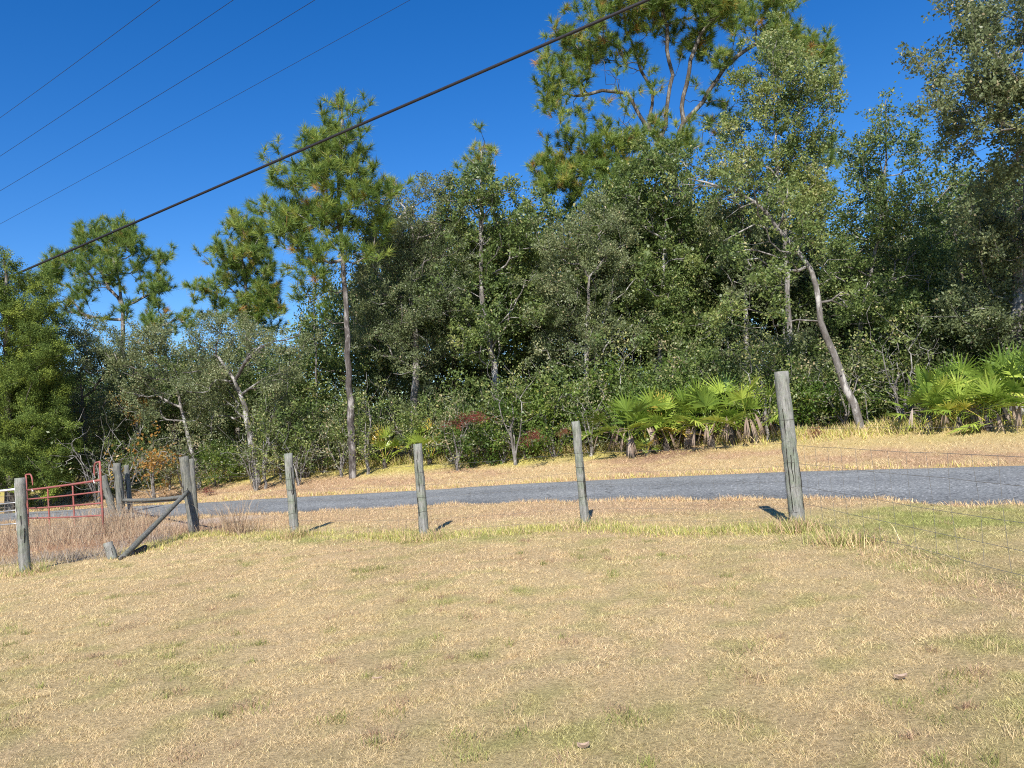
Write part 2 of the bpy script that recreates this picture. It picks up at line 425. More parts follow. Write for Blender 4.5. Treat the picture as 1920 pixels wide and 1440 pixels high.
parts = []
k = 0
for y0, y1, dens, h0, w0 in [(2.4, 4.6, 22000, 0.024, 0.0028), (4.6, 7.5, 12000, 0.026, 0.0038), (7.5, 11, 5600, 0.030, 0.0056), (11, 16, 2300, 0.040, 0.0082), (16, 22, 900, 0.062, 0.012), (22, 29, 500, 0.075, 0.016)]:
    r = np.random.default_rng(100 + k); k += 1
    half = y1 * 0.70 + 1.2
    n = int((y1 - y0) * 2 * half * dens)
    x = (r.random(n) * 2 - 1) * half; y = y0 + r.random(n) * (y1 - y0)
    cl = fbm(x, y, 9.0, 21, 3)
    keep = (np.abs(x) < y * 0.70 + 1.2) & off_road(x, y) & (r.random(n) < 0.15 + 1.5 * (cl - .15))
    keep &= (y < road_far0(x) + 8.0)
    keep &= ~((y > fence_y(x) + 0.2) & (x < -5.5) & (y < road_near0(x)) & (r.random(n) < 0.6))
    keep &= ~((((x - sp[0] - .3) / 1.2) ** 2 + ((y - sp[1]) / 0.6) ** 2 < 1) & (r.random(n) < 0.75))
    x = x[keep]; y = y[keep]; n = len(x)
    c = turf(x, y)
    # single blades stay green or go pale on their own
    u = r.random((n, 1))
    c = np.where(u < 0.10, c * 0.45 + GREEN * 0.5, c); c = np.where(u > 0.82, c * 0.6 + np.array([0.66, 0.54, 0.33]) * 0.45, c)
    hh = h0 * (0.6 + 0.9 * r.random(n)) * (0.7 + 0.6 * cl[keep])
    gm = np.clip((c[:, 1] / c[:, 0] - 0.85) * 2.5, 0, 1)
    hh = hh * (1 + 0.45 * gm)
    parts.append(blades(x, y, hh, w0 * (0.7 + 0.6 * r.random(n)), c, 1.0, 200 + k, bend=False, jitter=0.42, lo=.55))
lawn = join_blades('grass', parts)
ident(lawn, 'short dry straw-coloured lawn grass with faint green patches', 'grass', kind='stuff')

# longer grass: along the fence, road edges, and the yellow strip below the trees
parts = []
def along(px_pts, n, spread, h, w, col, lean, seed, cj=0.3, byline=None):
    r = np.random.default_rng(seed)
    P = np.array([hit(*p)[:2] for p in px_pts]) if byline is None else np.array(byline)
    s = np.concatenate([[0], np.cumsum(np.linalg.norm(np.diff(P, axis=0), axis=1))])
    t = r.random(n) * s[-1]
    x = np.interp(t, s, P[:, 0]) + r.normal(0, spread, n); y = np.interp(t, s, P[:, 1]) + r.normal(0, spread, n)
    cl = vnoise(x, y, 2.2, seed) 
    kk = (r.random(n) < 0.25 + cl) & off_road(x, y, 0.05)
    x, y, cl = x[kk], y[kk], cl[kk]; n = len(x)
    hh = h * (0.35 + 0.9 * r.random(n)) * (0.5 + cl)
    cols = np.asarray(col, float)
    ci = cols[r.integers(0, len(cols), n)] if cols.ndim == 2 else np.repeat(cols[None], n, 0)
    return blades(x, y, hh, w * (0.6 + 0.8 * r.random(n)), ci, lean, seed + 1, jitter=cj)
parts.append(along([(240, 1046), (361, 1004), (553, 1006), (796, 1008), (1098, 988), (1300, 1000), (1497, 996)], 16000, 0.20, 0.085, 0.006, [GREEN, STRAW, GREEN * .9, LIME], 0.8, 31))
for px, py, n_ in [(553, 1008, 500), (796, 1010, 1100), (1098, 988, 900), (1497, 997, 1300), (47, 1078, 900), (760, 1006, 800), (1600, 1022, 700), (1560, 1015, 400)]:
    p = hit(px, py); parts.append(along(None, n_, 0.13, 0.17, 0.006, [GREEN, STRAW, RUST, GREEN * .7], 0.8, 40 + n_ + px, byline=[(p[0] - .12, p[1] - .05), (p[0] + .12, p[1] - .05)]))
# matted grass below the right-hand wire
parts.append(along([(1640, 1035), (1760, 1075), (1860, 1108), (1960, 1140)], 2000, 0.22, 0.065, 0.004, [STRAW, PINK, RUST, GREEN, STRAW * 1.1], 0.98, 51))
# road edges
rxs = np.linspace(-20, 9, 60)
parts.append(along(None, 16000, 0.05, 0.09, 0.008, [STRAW, RUST, STRAW], 0.75, 55, byline=np.stack([rxs, road_near0(rxs) - 0.08], -1)))
parts.append(along(None, 12000, 0.10, 0.10, 0.011, [STRAW, STRAW, RUST, LIME], 0.75, 57, byline=np.stack([rxs, road_far0(rxs) + 0.18], -1)))
# tall yellow-green strip in front of the trees
rxs = np.linspace(-19, 15, 60)
parts.append(along(None, 38000, 0.5, 0.30, 0.016, [LIME, LIME * .9, STRAW, STRAW * .95, GREEN], 0.75, 61, byline=np.stack([rxs, road_far0(rxs) + 6.2], -1)))
# little weedy tufts dotted over the lawn
r = np.random.default_rng(321)
for k_t in range(520):
    cy = 2.8 + 8.5 * r.random() ** 1.2; cx = (r.random() * 2 - 1) * cy * .7
    if cy > fence_y(cx) or fbm(cx, cy, 1.4, 4) < .42 + .2 * r.random(): continue
    m_ = int(r.integers(25, 80)); rr = r.uniform(.02, .07)
    cc = [GREEN * .8, GREEN * .6, STRAW * .8, RUST * .7][int(r.integers(0, 4))]
    parts.append(blades(cx + r.normal(0, rr, m_), cy + r.normal(0, rr, m_), .045 * (.5 + r.random(m_)), .0035 + 0 * r.random(m_), np.repeat(cc[None], m_, 0), .85, 5000 + k_t, jitter=.4))
tall = join_blades('long_grass', parts)
ident(tall, 'longer green and yellow grass along the fence, the road edge and the tree line', 'long grass', kind='stuff')

# reddish dry weeds round the gate
parts = []
def patch(px, py, rx_, ry_, n, h, cols, seed, w=0.0055, lean=0.8):
    n = int(n * .46)
    r = np.random.default_rng(seed); p = hit(px, py)
    x = p[0] + r.normal(0, rx_, n); y = p[1] + r.normal(0, ry_, n)
    kk = off_road(x, y, -0.1) & (y > fence_y(x) - 0.15)
    kk &= ((x - sp[0] - .2) / 0.95) ** 2 + ((y - sp[1] - .1) / 0.55) ** 2 > 1
    x, y = x[kk], y[kk]; n = len(x); cols = np.array(cols)
    return blades(x, y, h * (0.25 + 0.85 * r.random(n)), w * (0.6 + 0.8 * r.random(n)), cols[r.integers(0, len(cols), n)], lean, seed + 1, jitter=0.3)
WEED = [(0.52, 0.38, 0.24), (0.40, 0.26, 0.17), (0.60, 0.48, 0.32), (0.30, 0.23, 0.16)]
GREYW = [(0.34, 0.29, 0.25), (0.26, 0.21, 0.17), (0.42, 0.36, 0.28)]
for a in [(110, 1010, 0.9, 0.7, 5200, 0.42, WEED, 71), (210, 1000, 0.8, 0.8, 4200, 0.5, WEED, 73), (20, 1030, 0.9, 0.5, 2600, 0.36, WEED, 75), (290, 1010, 0.5, 0.6, 2000, 0.40, WEED, 77),
          (436, 1003, 0.16, 0.12, 900, 0.80, WEED, 79), (400, 1002, 0.5, 0.25, 900, 0.32, WEED, 81), (130, 1050, 0.7, 0.22, 2600, 0.22, GREYW, 83), (300, 1018, 0.45, 0.2, 1500, 0.22, GREYW, 85),
          (230, 975, 0.5, 0.5, 1400, 0.6, WEED, 87), (740, 1000, 0.35, 0.15, 420, 0.22, WEED, 89), (60, 985, 1.2, 0.8, 1800, 0.4, WEED, 91), (480, 995, 0.5, 0.3, 500, 0.22, WEED, 93)]:
    parts.append(patch(*a))
wd = join_blades('dry_weeds', parts)
ident(wd, 'thin reddish-brown dry weeds standing round the red gate and corner posts', 'dry weeds', kind='stuff')

# ------------------------------------------------------------------ posts, rails, wires
POST_G = 'weathered wooden fence posts'
def post(bpx, bpy_, tpx, tpy, wpx, label, mat=MPOST, name='fence_post', seed=0, group=POST_G, d=None, top_w=1.0):
    global rng
    rng = np.random.default_rng(500 + seed)
    b = hit(bpx, bpy_) if d is None else W(bpx, bpy_, d)
    t = W(tpx, tpy, b[1]); r = wpx / FPX * b[1] / 2
    ax = t - b; L = np.linalg.norm(ax); n = max(6, int(L / 0.08))
    ss = np.linspace(-0.08, 1, n); pts = b + ss[:, None] * ax
    pts[1:-1, :2] += rng.normal(0, r * 0.035, (n - 2, 2))
    rad = r * (1.06 - 0.10 * ss) * (1 + 0.02 * rng.standard_normal(n)); rad[-1] *= top_w
    g_ = Geo(); g_.tube(pts, rad, 16, True, rough=0.10)
    th = thing(name, b, label, 'fence post', group)
    g_.build('shaft', mat, th, True)
    # checks in the wood: narrow dark strips standing 1 mm proud, as real splinters
    gg = Geo(); axn = ax / L
    side = np.cross(axn, [0, 0, 1.0]); 
    for q in range(5 if wpx > 20 else 3):
        a = rng.uniform(-2.4, -0.7); dirv = np.array([math.cos(a), math.sin(a), 0])
        s0 = rng.uniform(0.05, 0.6); s1 = min(0.97, s0 + rng.uniform(0.15, 0.4)); m_ = 7
        sv = np.linspace(s0, s1, m_)
        pp = b + sv[:, None] * ax + dirv * (r * 1.02 * (1.06 - 0.10 * sv))[:, None]
        pp[:, 0] += np.cumsum(rng.normal(0, r * 0.05, m_))
        gg.tube(pp, 0.0035 + 0.002 * rng.random(m_), 4, False)
    gg.build('crack', MCRACK, th)
    return th, b, t, r
MCRACK = plain('split_wood', (0.035, 0.03, 0.026), 1.0, 0.05)

T5, b5, t5, r5 = post(1497, 993, 1465, 697, 27, 'thickest and tallest grey-green corner post, nearest on the lawn edge', seed=1)
T4, b4, t4, r4 = post(1098, 985, 1079, 790, 16.5, 'slim grey post standing before the left end of the palmetto clump', seed=2)
T3, b3, t3, r3 = post(796, 1007, 783, 832, 17, 'mossy grey-green post in front of the small lime palmetto', seed=3)
T2, b2, t2, r2 = post(553, 1005, 540, 850, 16, 'pale grey post between the mossy post and the braced corner pair', seed=4)
T1, b1, t1, r1 = post(365, 1001, 344, 856, 18, 'leaning corner post with the diagonal brace against it', MPOST2, seed=5)
T1b, b1b, t1b, r1b = post(370, 1000, 359, 860, 9, 'thin dark post chained close behind the leaning corner post', MPOST2, seed=6)
T0, b0, t0, r0 = post(47, 1075, 37, 896, 18, 'tall mossy post standing before the red gate and white gate', MPOST, seed=7)
Ts, bs, ts_, rs = post(212, 1050, 202, 1017, 16, 'short sawn-off post stump in the weeds below the gate', MPOST, 'post_stump', seed=8)
T7, b7, t7, r7 = post(228, 968, 219, 868, 14, 'square-topped grey post carrying the far end of the log rail', MPOST2, seed=9)
T8, b8, t8, r8 = post(245, 964, 237, 872, 9, 'narrow blackened post just right of the log rail post', MPOST2, seed=10)
T9, b9, t9, r9 = post(214, 967, 193, 892, 13, 'leaning brown post right beside the red gate end', MPOST2, seed=11)
# staples and wire wraps on the near posts
for (T_, b_, t_, r_0) in ((T5, b5, t5, r5), (T4, b4, t4, r4), (T3, b3, t3, r3), (T2, b2, t2, r2)):
    for zf in (0.12, 0.27, 0.42, 0.56, 0.70):
        gg = Geo(); c_ = b_ + (t_ - b_) * zf; th_ = np.linspace(0, 2 * math.pi, 17)
        rr_ = r_0 * 1.07
        ring = c_ + np.stack([np.cos(th_) * rr_, np.sin(th_) * rr_, 0.012 * np.sin(th_ * 1.0 + zf * 9)], -1)
        gg.tube(ring, 0.0018, 4, False)
        gg.build('wire_tie', MBARB, T_)

def tube_between(a, b, r, mat, name, parent, sides=10, sag=0.0, n=12, rough=0.0, r2=None):
    a = np.asarray(a, float); b = np.asarray(b, float)
    s = np.linspace(0, 1, n); p = a + s[:, None] * (b - a); p[:, 2] -= sag * 4 * s * (1 - s)
    g_ = Geo(); g_.tube(p, r if r2 is None else np.linspace(r, r2, n), sides, sides % 2 == 0, rough=rough)
    return g_.build(name, mat, parent)

# diagonal brace
bt = W(352, 922, b1[1] - 0.1); bb = hit(226, 1050)
br = thing('diagonal_brace', bb, 'grey split timber brace slanting from the corner post down to the weeds', 'brace')
rng = np.random.default_rng(9)
tube_between(bb, bt, 0.045, MPOST2, 'timber', br, 8, 0, 14, 0.18, 0.036)
lg = thing('fallen_log', hit(250, 1042), 'short rotten log lying at the foot of the slanting brace', 'log')
tube_between(hit(224, 1051) + [0, 0, .02], hit(272, 1032) + [0, 0, .04], 0.022, BDARK, 'log_body', lg, 8, 0, 14, 0.4, 0.05)
# log rail between the two gate posts
ra = W(231, 938, b7[1] - .05); rb = W(349, 931, b1[1] + .1)
rl = thing('log_rail', ra, 'weathered log rail spanning between the corner post and the far gate post', 'rail')
tube_between(ra, rb, 0.045, MPOST2, 'log_body', rl, 8, 0.03, 16, 0.25, 0.035)
tube_between(ra + [0, .02, -.085], rb + [0, .02, -.05], 0.014, MPOST2, 'tie_rod', rl, 6, 0.02, 8)

# red gate
ga, gb = W(189, 900, 15.2), W(50, 919, 18.0)
gate_th = thing('farm_gate', (ga[0], ga[1], 0), 'red tubular steel farm gate with hooped ends standing in dry weeds', 'gate')
ha = ga[2] - W(189, 1001, 15.2)[2]; hb = gb[2] - W(50, 999, 18.0)[2]
up = np.array([0, 0, 1.0]); ud = (gb - ga) / np.linalg.norm(gb - ga)
for e, (g0, h_, du) in enumerate(((ga, ha, ud), (gb, hb, -ud))):
    gg = Geo(); gg.tube([g0 - up * (h_ + .04), g0 - up * h_ * .5, g0, g0 + up * 0.36], 0.021, 8); gg.build('end_stile', MREDP, gate_th)
    gg = Geo(); s = np.linspace(0, 1, 12)
    wdt = 0.30 if e == 0 else 0.42
    arc = np.array([g0 + up * (0.36 - 0.02 * t - (0.33 * max(0, (t - .35) / .65) ** 1.6)) + du * (wdt * math.sin(min(1, t / .8) * math.pi / 2)) for t in s])
    gg.tube(arc, 0.017, 8); gg.build('hoop', MREDP, gate_th)
    gg = Geo(); e_ = arc[-1]; gg.tube([e_, e_ - up * 0.06], 0.025, 8); gg.build('white_clip', MWHT, gate_th)
for i_, fr in enumerate((0, 0.215, 0.43, 0.66, 1.0)):
    a_ = ga - up * ha * fr; c_ = gb - up * hb * (fr if fr < .9 else 1.0)
    tube_between(a_ + ud * .02, c_ - ud * .02, 0.022 if i_ == 0 else 0.016, MREDP, 'rail', gate_th, 8, 0.01)
for fr in (0.34, 0.68):
    a_ = ga + (gb - ga) * fr + np.array([-.02, .03, 0]); h_ = ha + (hb - ha) * fr
    tube_between(a_ + up * 0.0, a_ - up * h_, 0.017, MREDP, 'brace_bar', gate_th, 6)
# white gate at the left edge
wa, wb = W(30, 917, 17.0), W(-150, 938, 18.5)
wg = thing('white_gate', (wa[0], wa[1], 0), 'white pipe gate running off behind the mossy post at the left edge', 'gate')
for fr, r_0, m_ in ((0, .024, MWHT), (0.29, .016, MGALV), (0.46, .016, MGALV), (0.75, .016, MGALV)):
    tube_between(wa - up * fr, wb - up * fr, r_0, m_, 'rail', wg, 8)
tube_between(wa + up * .13, wa - up * 1.0, .028, MWHT, 'end_stile', wg, 8)
gg = Geo()
for q in range(1, 12):
    p = wa + (wb - wa) * q / 12; gg.tube([p, p - up * .95], 0.003, 4, False)
for q in range(1, 8): gg.tube([wa - up * q * .125, wb - up * q * .125], 0.003, 4, False)
gg.build('wire_mesh', MWIRE, wg)
# tin scrap / boulder-ish rusty heap seen under the white gate
# wire runs
def run(pts_base, tops, label, zs, barb_z, grp='wire runs of the field fence', stay=0.30, seed=1, k_=1.0):
    th = thing('wire_fence', pts_base[0], label, 'wire fence', grp)
    r = np.random.default_rng(seed)
    P = np.array(pts_base); seg = np.linalg.norm(np.diff(P, axis=0), axis=1)
    def path(z, sag=0.012):
        out = []
        for k in range(len(P) - 1):
            m_ = 9; s = np.linspace(0, 1, m_)[:-1] if k < len(P) - 2 else np.linspace(0, 1, m_)
            q = P[k] + s[:, None] * (P[k + 1] - P[k])
            lean = (tops[k] - P[k]) / (tops[k][2] - P[k][2]); lean2 = (tops[k + 1] - P[k + 1]) / (tops[k + 1][2] - P[k + 1][2])
            q = q + (lean[None] * (1 - s)[:, None] + lean2[None] * s[:, None]) * z
            q[:, 2] += -sag * 4 * s * (1 - s) + r.normal(0, .004, len(s)); out.append(q)
        return np.vstack(out)
    for z in zs:
        g_ = Geo(); g_.tube(path(z), 0.0013 * k_, 4, False); g_.build('strand', MWIRE, th, False)
    lo, hi = path(zs[0]), path(zs[-1])
    g_ = Geo()
    L = np.concatenate([[0], np.cumsum(np.linalg.norm(np.diff(lo, axis=0), axis=1))])
    for s in np.arange(0.15, L[-1], stay):
        a = np.array([np.interp(s, L, lo[:, k]) for k in range(3)]); b = np.array([np.interp(s, L, hi[:, k]) for k in range(3)])
        m_ = (a + b) / 2 + r.normal(0, .012, 3); g_.tube([a, m_, b], 0.0010 * k_, 4, False)
    if seed < 3: g_.build('netting', MWIRE, th, False)
    g_ = Geo(); bw = path(barb_z, 0.02); g_.tube(bw, 0.0018, 4, False)
    L = np.concatenate([[0], np.cumsum(np.linalg.norm(np.diff(bw, axis=0), axis=1))])
    for s in np.arange(0.1, L[-1], 0.13):
        a = np.array([np.interp(s, L, bw[:, k]) for k in range(3)]); v = r.normal(0, 1, 3); v = v / np.linalg.norm(v) * .018
        g_.tube([a - v, a + v], 0.0015, 4, False)
    g_.build('barbed_strand', MBARB, th, False)
    return th
off = np.array([0.02, 0.09, 0.0])
run([b1 + off, b2 + off, b3 + off, b4 + off, b5 + off], [t1 + off, t2 + off, t3 + off, t4 + off, t5 + off],
    'thin woven wire strung along the five posts facing the road', (0.08, 0.24, 0.40, 0.56, 0.74), 1.02)
bR = np.array([3.5, 4.8, 0.0]); bR2 = np.array([3.55, 0.6, 0.0])
offr = np.array([0.10, 0.0, 0.0])
run([b5 + offr, bR + offr, bR2 + offr], [t5 + offr, bR + [0, 0, 1.4] + offr, bR2 + [0, 0, 1.4] + offr],
    'thin woven and barbed wire running from the corner post toward the viewer', (0.12, 0.30, 0.5, 0.77, 0.98), 1.2, seed=2, k_=1.6)
run([b0 + off, bs + off, b1 + off], [t0 + off, bs + [-.15, 0, 1.2] + off, t1 + off],
    'thin wire netting from the mossy gate post past the stump to the brace', (0.08, 0.24, 0.40, 0.56), 0.8, seed=3)
# low far fence in front of the trees
fb = [hit(500, 905), hit(640, 888), hit(870, 862), hit(1120, 850), hit(1300, 840), hit(1480, 825), hit(1660, 812), hit(1880, 806), hit(1990, 803)]
fb = [p + np.array([0, 0.9, 0.0]) for p in fb]; fb = [np.array([p[0], p[1], float(H(p[0], p[1]))]) for p in fb]
run(fb, [p + [0, 0, 1.1] for p in fb], 'faint farther wire strung along the foot of the trees', (0.3, 0.6), 0.9, stay=0.6, seed=4)
tn = 0
for p, lb in zip(fb[:-1], ['thin steel stake of the far wire, left of the bare pine trunk', 'thin steel stake of the far wire beside the bare pine trunk', 'thin steel stake of the far wire left of the red leaves',
                           'thin steel stake of the far wire left of the big palmetto clump', 'thin steel stake of the far wire among the big palmettos', 'thin steel stake of the far wire right behind the corner post',
                           'thin steel stake of the far wire by the leaning pale trunk', 'thin steel stake of the far wire before the right palmettos']):
    st = thing('fence_stake', p, lb, 'fence stake', 'steel stakes of the far fence')
    tube_between(p - [0, 0, .1], p + [0, 0, 1.05], 0.016, MWIRE, 'stake_bar', st, 6)

# ------------------------------------------------------------------ overhead lines
def line(name, p_list, r, label, mat, grp=None, sag=0.0):
    P = np.array(p_list, float)
    a, b = P[0], P[-1]; s = np.linspace(0, 1, 40)
    p = a + s[:, None] * (b - a); p[:, 2] -= sag * 4 * s * (1 - s)
    # keep the given points on the curve
    g_ = Geo(); g_.tube(p, r, 8, False)
    o = g_.build(name, mat, None, True, origin=a)
    return ident(o, label, 'cable', grp)
a = W(-60, 553, 30.5); b = W(1255, -18, 17)
line('overhead_cable', [a + (a - b) * 0.6, b + (b - a) * 1.2], 0.040, 'thick black overhead cable slanting across the whole sky', MCABLE, None, 0.0)
for k, (ya, xb, lb) in enumerate([(208, 275, 'highest and leftmost of the four thin power lines'), (280, 410, 'second highest of the four thin power lines'),
                                  (345, 560, 'third of the four thin power lines counted from the top left corner'), (407, 735, 'lowest of the four thin power lines, nearest the thick cable')]):
    a = W(0, ya, 52); b = W(xb, 0, 36)
    line('power_line', [a + (a - b) * 1.5, b + (b - a) * 1.5], 0.0125 if k < 3 else 0.010, lb, MCABLE, 'four thin parallel power lines', 0.5)

# ------------------------------------------------------------------ trees
def blob_points(blobs, d, dr, per_m2, r):
    """attractors inside the crown's lobes; a lobe is (px, py, rx, ry[, depth shift[, density]])"""
    out = []
    for bl in blobs:
        px, py, rx_, ry_ = bl[:4]; dd = d + (bl[4] if len(bl) > 4 else 0); dm = bl[5] if len(bl) > 5 else 1
        area = math.pi * rx_ * ry_ * (dd / FPX) ** 2
        n = max(3, int(area * per_m2 * dm))
        u = r.normal(0, 1, (n, 3)); u /= np.linalg.norm(u, axis=1)[:, None]
        rad = r.random(n) ** 0.42
        u = u * rad[:, None]
        nc = max(2, n // 7); ci = r.integers(0, nc, n)
        m3 = np.array([rx_, ry_, (rx_ + ry_) / 2]) * dd / FPX
        u = u[ci] + r.normal(0, 1, (n, 3)) * (0.30 / m3)[[0, 2, 1]]
        drr = min(dr, 1.15 * (rx_ + ry_) / 2 * dd / FPX + 0.3)
        for q in u: out.append(W(px + q[0] * rx_, py - q[2] * ry_, dd + q[1] * drr))
    return np.array(out)

def grow(trunk, att, r, seg=0.45, wig=0.10, up_curve=0.10, path_pen=0.25, down_pen=0.8, extra=None, r_top=0.3, rb=0.15):
    """nodes of a branching skeleton; returns positions, parents, tips"""
    pos = []; par = []; plen = []
    def add_line(P, parent):
        P = np.asarray(P, float); s = np.concatenate([[0], np.cumsum(np.linalg.norm(np.diff(P, axis=0), axis=1))])
        m_ = max(2, int(s[-1] / seg)); tt = np.linspace(0, s[-1], m_ + 1)
        last = parent
        for q, t in enumerate(tt):
            if q == 0 and parent >= 0: continue
            p = np.array([np.interp(t, s, P[:, k]) for k in range(3)])
            if 0 < q < m_: p = p + r.normal(0, min(wig * 0.3, .022 if parent < 0 else .05), 3)
            pos.append(p); par.append(last); plen.append((plen[last] + np.linalg.norm(p - pos[last])) if last >= 0 else 0)
            last = len(pos) - 1
    add_line(trunk, -1); nt_ = len(pos)
    for ex in (extra or []):
        ex = np.asarray(ex, float)
        j = int(np.argmin(np.linalg.norm(np.array(pos) - ex[0], axis=1))); 
        add_line(np.vstack([pos[j], ex[1:]]), j)
    TP = np.array(pos)
    dist = np.min(np.linalg.norm(att[:, None, :] - TP[None], axis=2), axis=1)
    tips = []
    arr = np.zeros((len(pos) + len(att) * 24, 3)); arr[:len(pos)] = TP; pl = np.zeros(len(arr)); pl[:len(pos)] = plen
    n = len(pos)
    zmin = TP[0, 2] + 0.22 * (TP[:, 2].max() - TP[0, 2])
    for ai in np.argsort(dist):
        a = att[ai]
        dv = a - arr[:n]; dd = np.linalg.norm(dv, axis=1)
        cost = dd + down_pen * np.maximum(0, -dv[:, 2]) + path_pen * pl[:n] + 2.0 * np.maximum(0, zmin - arr[:n, 2])
        j = int(np.argmin(cost)); p0 = arr[j]; v = a - p0; L = np.linalg.norm(v)
        m_ = min(20, max(2, int(L / seg + 0.5)))
        c = p0 + v * 0.5 + r.normal(0, wig, 3) * L * 0.9 + np.array([0, 0, -up_curve * L])
        last = j
        for t in np.linspace(0, 1, m_ + 1)[1:]:
            p = (1 - t) ** 2 * p0 + 2 * t * (1 - t) * c + t * t * a
            if t < 1: p = p + r.normal(0, wig * 0.25, 3) * min(1, L)
            arr[n] = p; par.append(last); pl[n] = pl[last] + np.linalg.norm(p - arr[last]); last = n; n += 1
        tips.append(last)
    return arr[:n], np.array(par), np.array(tips), nt_

def radii(pos, par, rt=0.007, ex=2.3, rbase=0.15, nt_=0, topr=0.04, big=()):
    big = set(int(q) for q in big)
    n = len(pos); acc = np.zeros(n); has = np.zeros(n, bool)
    for k in range(n - 1, 0, -1):
        if not has[k]: acc[k] = (rt if k not in big else rt * 2.6) ** ex
        acc[par[k]] += acc[k]; has[par[k]] = True
    rad = acc ** (1 / ex)
    s = rbase / rad[0]
    # blend the calculated thickness towards the wanted base thickness
    w = np.clip(rad / rad[0], 0, 1); rad = rad * (1 + (s - 1) * w)
    if nt_:
        rad[:nt_] = np.linspace(rbase, topr, nt_)
        for k in range(nt_, n): rad[k] = min(rad[k], rad[par[k]] * 0.93 if par[k] < nt_ else rad[par[k]])
    return rad

def skeleton(pos, par, rad, name, mat, parent, sides=6, minr=0.0):
    ch = {}
    for k in range(1, len(pos)): ch.setdefault(par[k], []).append(k)
    g_ = Geo(); stack = [(0, None)]
    while stack:
        s, frm = stack.pop()
        pts = [pos[frm]] if frm is not None else []; rr = [min(rad[frm], rad[s] * 1.2)] if frm is not None else []
        k = s
        while True:
            pts.append(pos[k]); rr.append(rad[k])
            c = ch.get(k, [])
            if not c: break
            c = sorted(c, key=lambda q: -rad[q])
            for q in c[1:]:
                if rad[q] > minr: stack.append((q, k))
            k = c[0]
        if len(pts) > 1:
            rr = np.array(rr); rr[-1] *= 0.5
            if rr.max() > 0.1: sd_ = 12
            elif rr.max() > 0.03: sd_ = 7
            else: sd_ = 4
            g_.tube(pts, rr, sd_, False, rough=0.12 if rr.max() > .06 else 0)
    return g_.build(name, mat, parent, True)

def leaves(centres, n_each, spread, L, w, tbase, r, up=0.35, sprays=6, out_from=None, tj=0.18):
    """small folded leaves in sprays round each centre"""
    m_ = len(centres)
    dirs = r.normal(0, 1, (m_, sprays, 3)); dirs[..., 2] += 0.35
    if out_from is not None:
        o = centres - out_from; o /= np.linalg.norm(o, axis=1)[:, None] + 1e-6; dirs += 0.7 * o[:, None, :]
    dirs /= np.linalg.norm(dirs, axis=2)[..., None]
    ci = np.repeat(np.arange(m_), n_each); n = len(ci)
    si = r.integers(0, sprays, n); u = r.random(n) ** 0.8
    p = centres[ci] + dirs[ci, si] * (u * spread)[:, None] + r.normal(0, spread * 0.16, (n, 3))
    d = dirs[ci, si] * 0.6 + r.normal(0, 1, (n, 3)); d /= np.linalg.norm(d, axis=1)[:, None]
    sn_ = r.normal(0, 1, (m_, sprays, 3)); nn = sn_[ci, si] * 0.9 + r.normal(0, 0.6, (n, 3)); nn[:, 2] += up * 2; nn[:, 1] -= 0.4
    s = np.cross(d, nn); s /= np.linalg.norm(s, axis=1)[:, None] + 1e-9
    l = L * (0.65 + 0.7 * r.random(n)); ww = w * (0.65 + 0.7 * r.random(n))
    a = p; b = p + d * (l * 0.45)[:, None] + s * (ww / 2)[:, None]; c = p + d * l[:, None]; e = p + d * (l * 0.45)[:, None] - s * (ww / 2)[:, None]
    v = np.stack([a, b, c, e], 1).reshape(-1, 3)
    f = np.arange(n * 4).reshape(-1, 4)
    t = tbase[ci] + r.normal(0, tj * 0.6, n); t = np.clip(t, 0, 0.98); 
    t = np.where(r.random(n) < 0.02, 1.0, t)
    return v, f, np.repeat(t, 4)

TREES_G = 'oaks of the roadside wood'
def broadleaf(name, label, basepx, d, trunk_px, blobs, cat='tree', group=TREES_G, per_m2=18.0, n_leaf=105, L=0.085, w=0.05, spread=0.34, dr=1.8, mat=MOAK, bark=BPALE,
              tmean=0.4, tsd=0.22, rbase=0.14, bare=0.08, seed=0, basepy=None, extra_px=None, wig=0.12, leafmin=0.006, up_curve=0.10, topr=0.035):
    r = np.random.default_rng(1000 + seed)
    b = base(basepx, d) if basepy is None else hit(basepx, basepy)
    if basepy is not None: d = b[1]
    T = [b - [0, 0, 0.15]] + [W(p[0], p[1], d + (p[2] if len(p) > 2 else 0)) for p in trunk_px]
    extra = [[W(p[0], p[1], d + (p[2] if len(p) > 2 else 0)) for p in e] for e in (extra_px or [])]
    att = blob_points(blobs, d, dr, per_m2, r)
    pos, par, tips, nt_ = grow(T, att, r, extra=extra, wig=wig, up_curve=up_curve)
    leafy = r.random(len(tips)) > bare
    rad = radii(pos, par, 0.0055, 2.5, rbase * 0.75, nt_, topr * 0.75, tips[~leafy])
    th = thing(name, b, label, cat, group)
    skeleton(pos, par, rad, 'trunk', bark, th)
    tp = pos[tips][leafy]
    fld = fbm(tp[:, 0] + tp[:, 1], tp[:, 2], 0.45, seed % 7)
    tb = np.clip(tmean + (fld - 0.5) * 1.2 * tsd * 2 + r.normal(0, tsd * 0.5, len(tp)), 0, 0.97)
    v, f, t = leaves(tp, n_leaf, spread, L, w, tb, r, out_from=att.mean(0))
    mesh('crown', v, f, mat, th, tint=t)
    return th

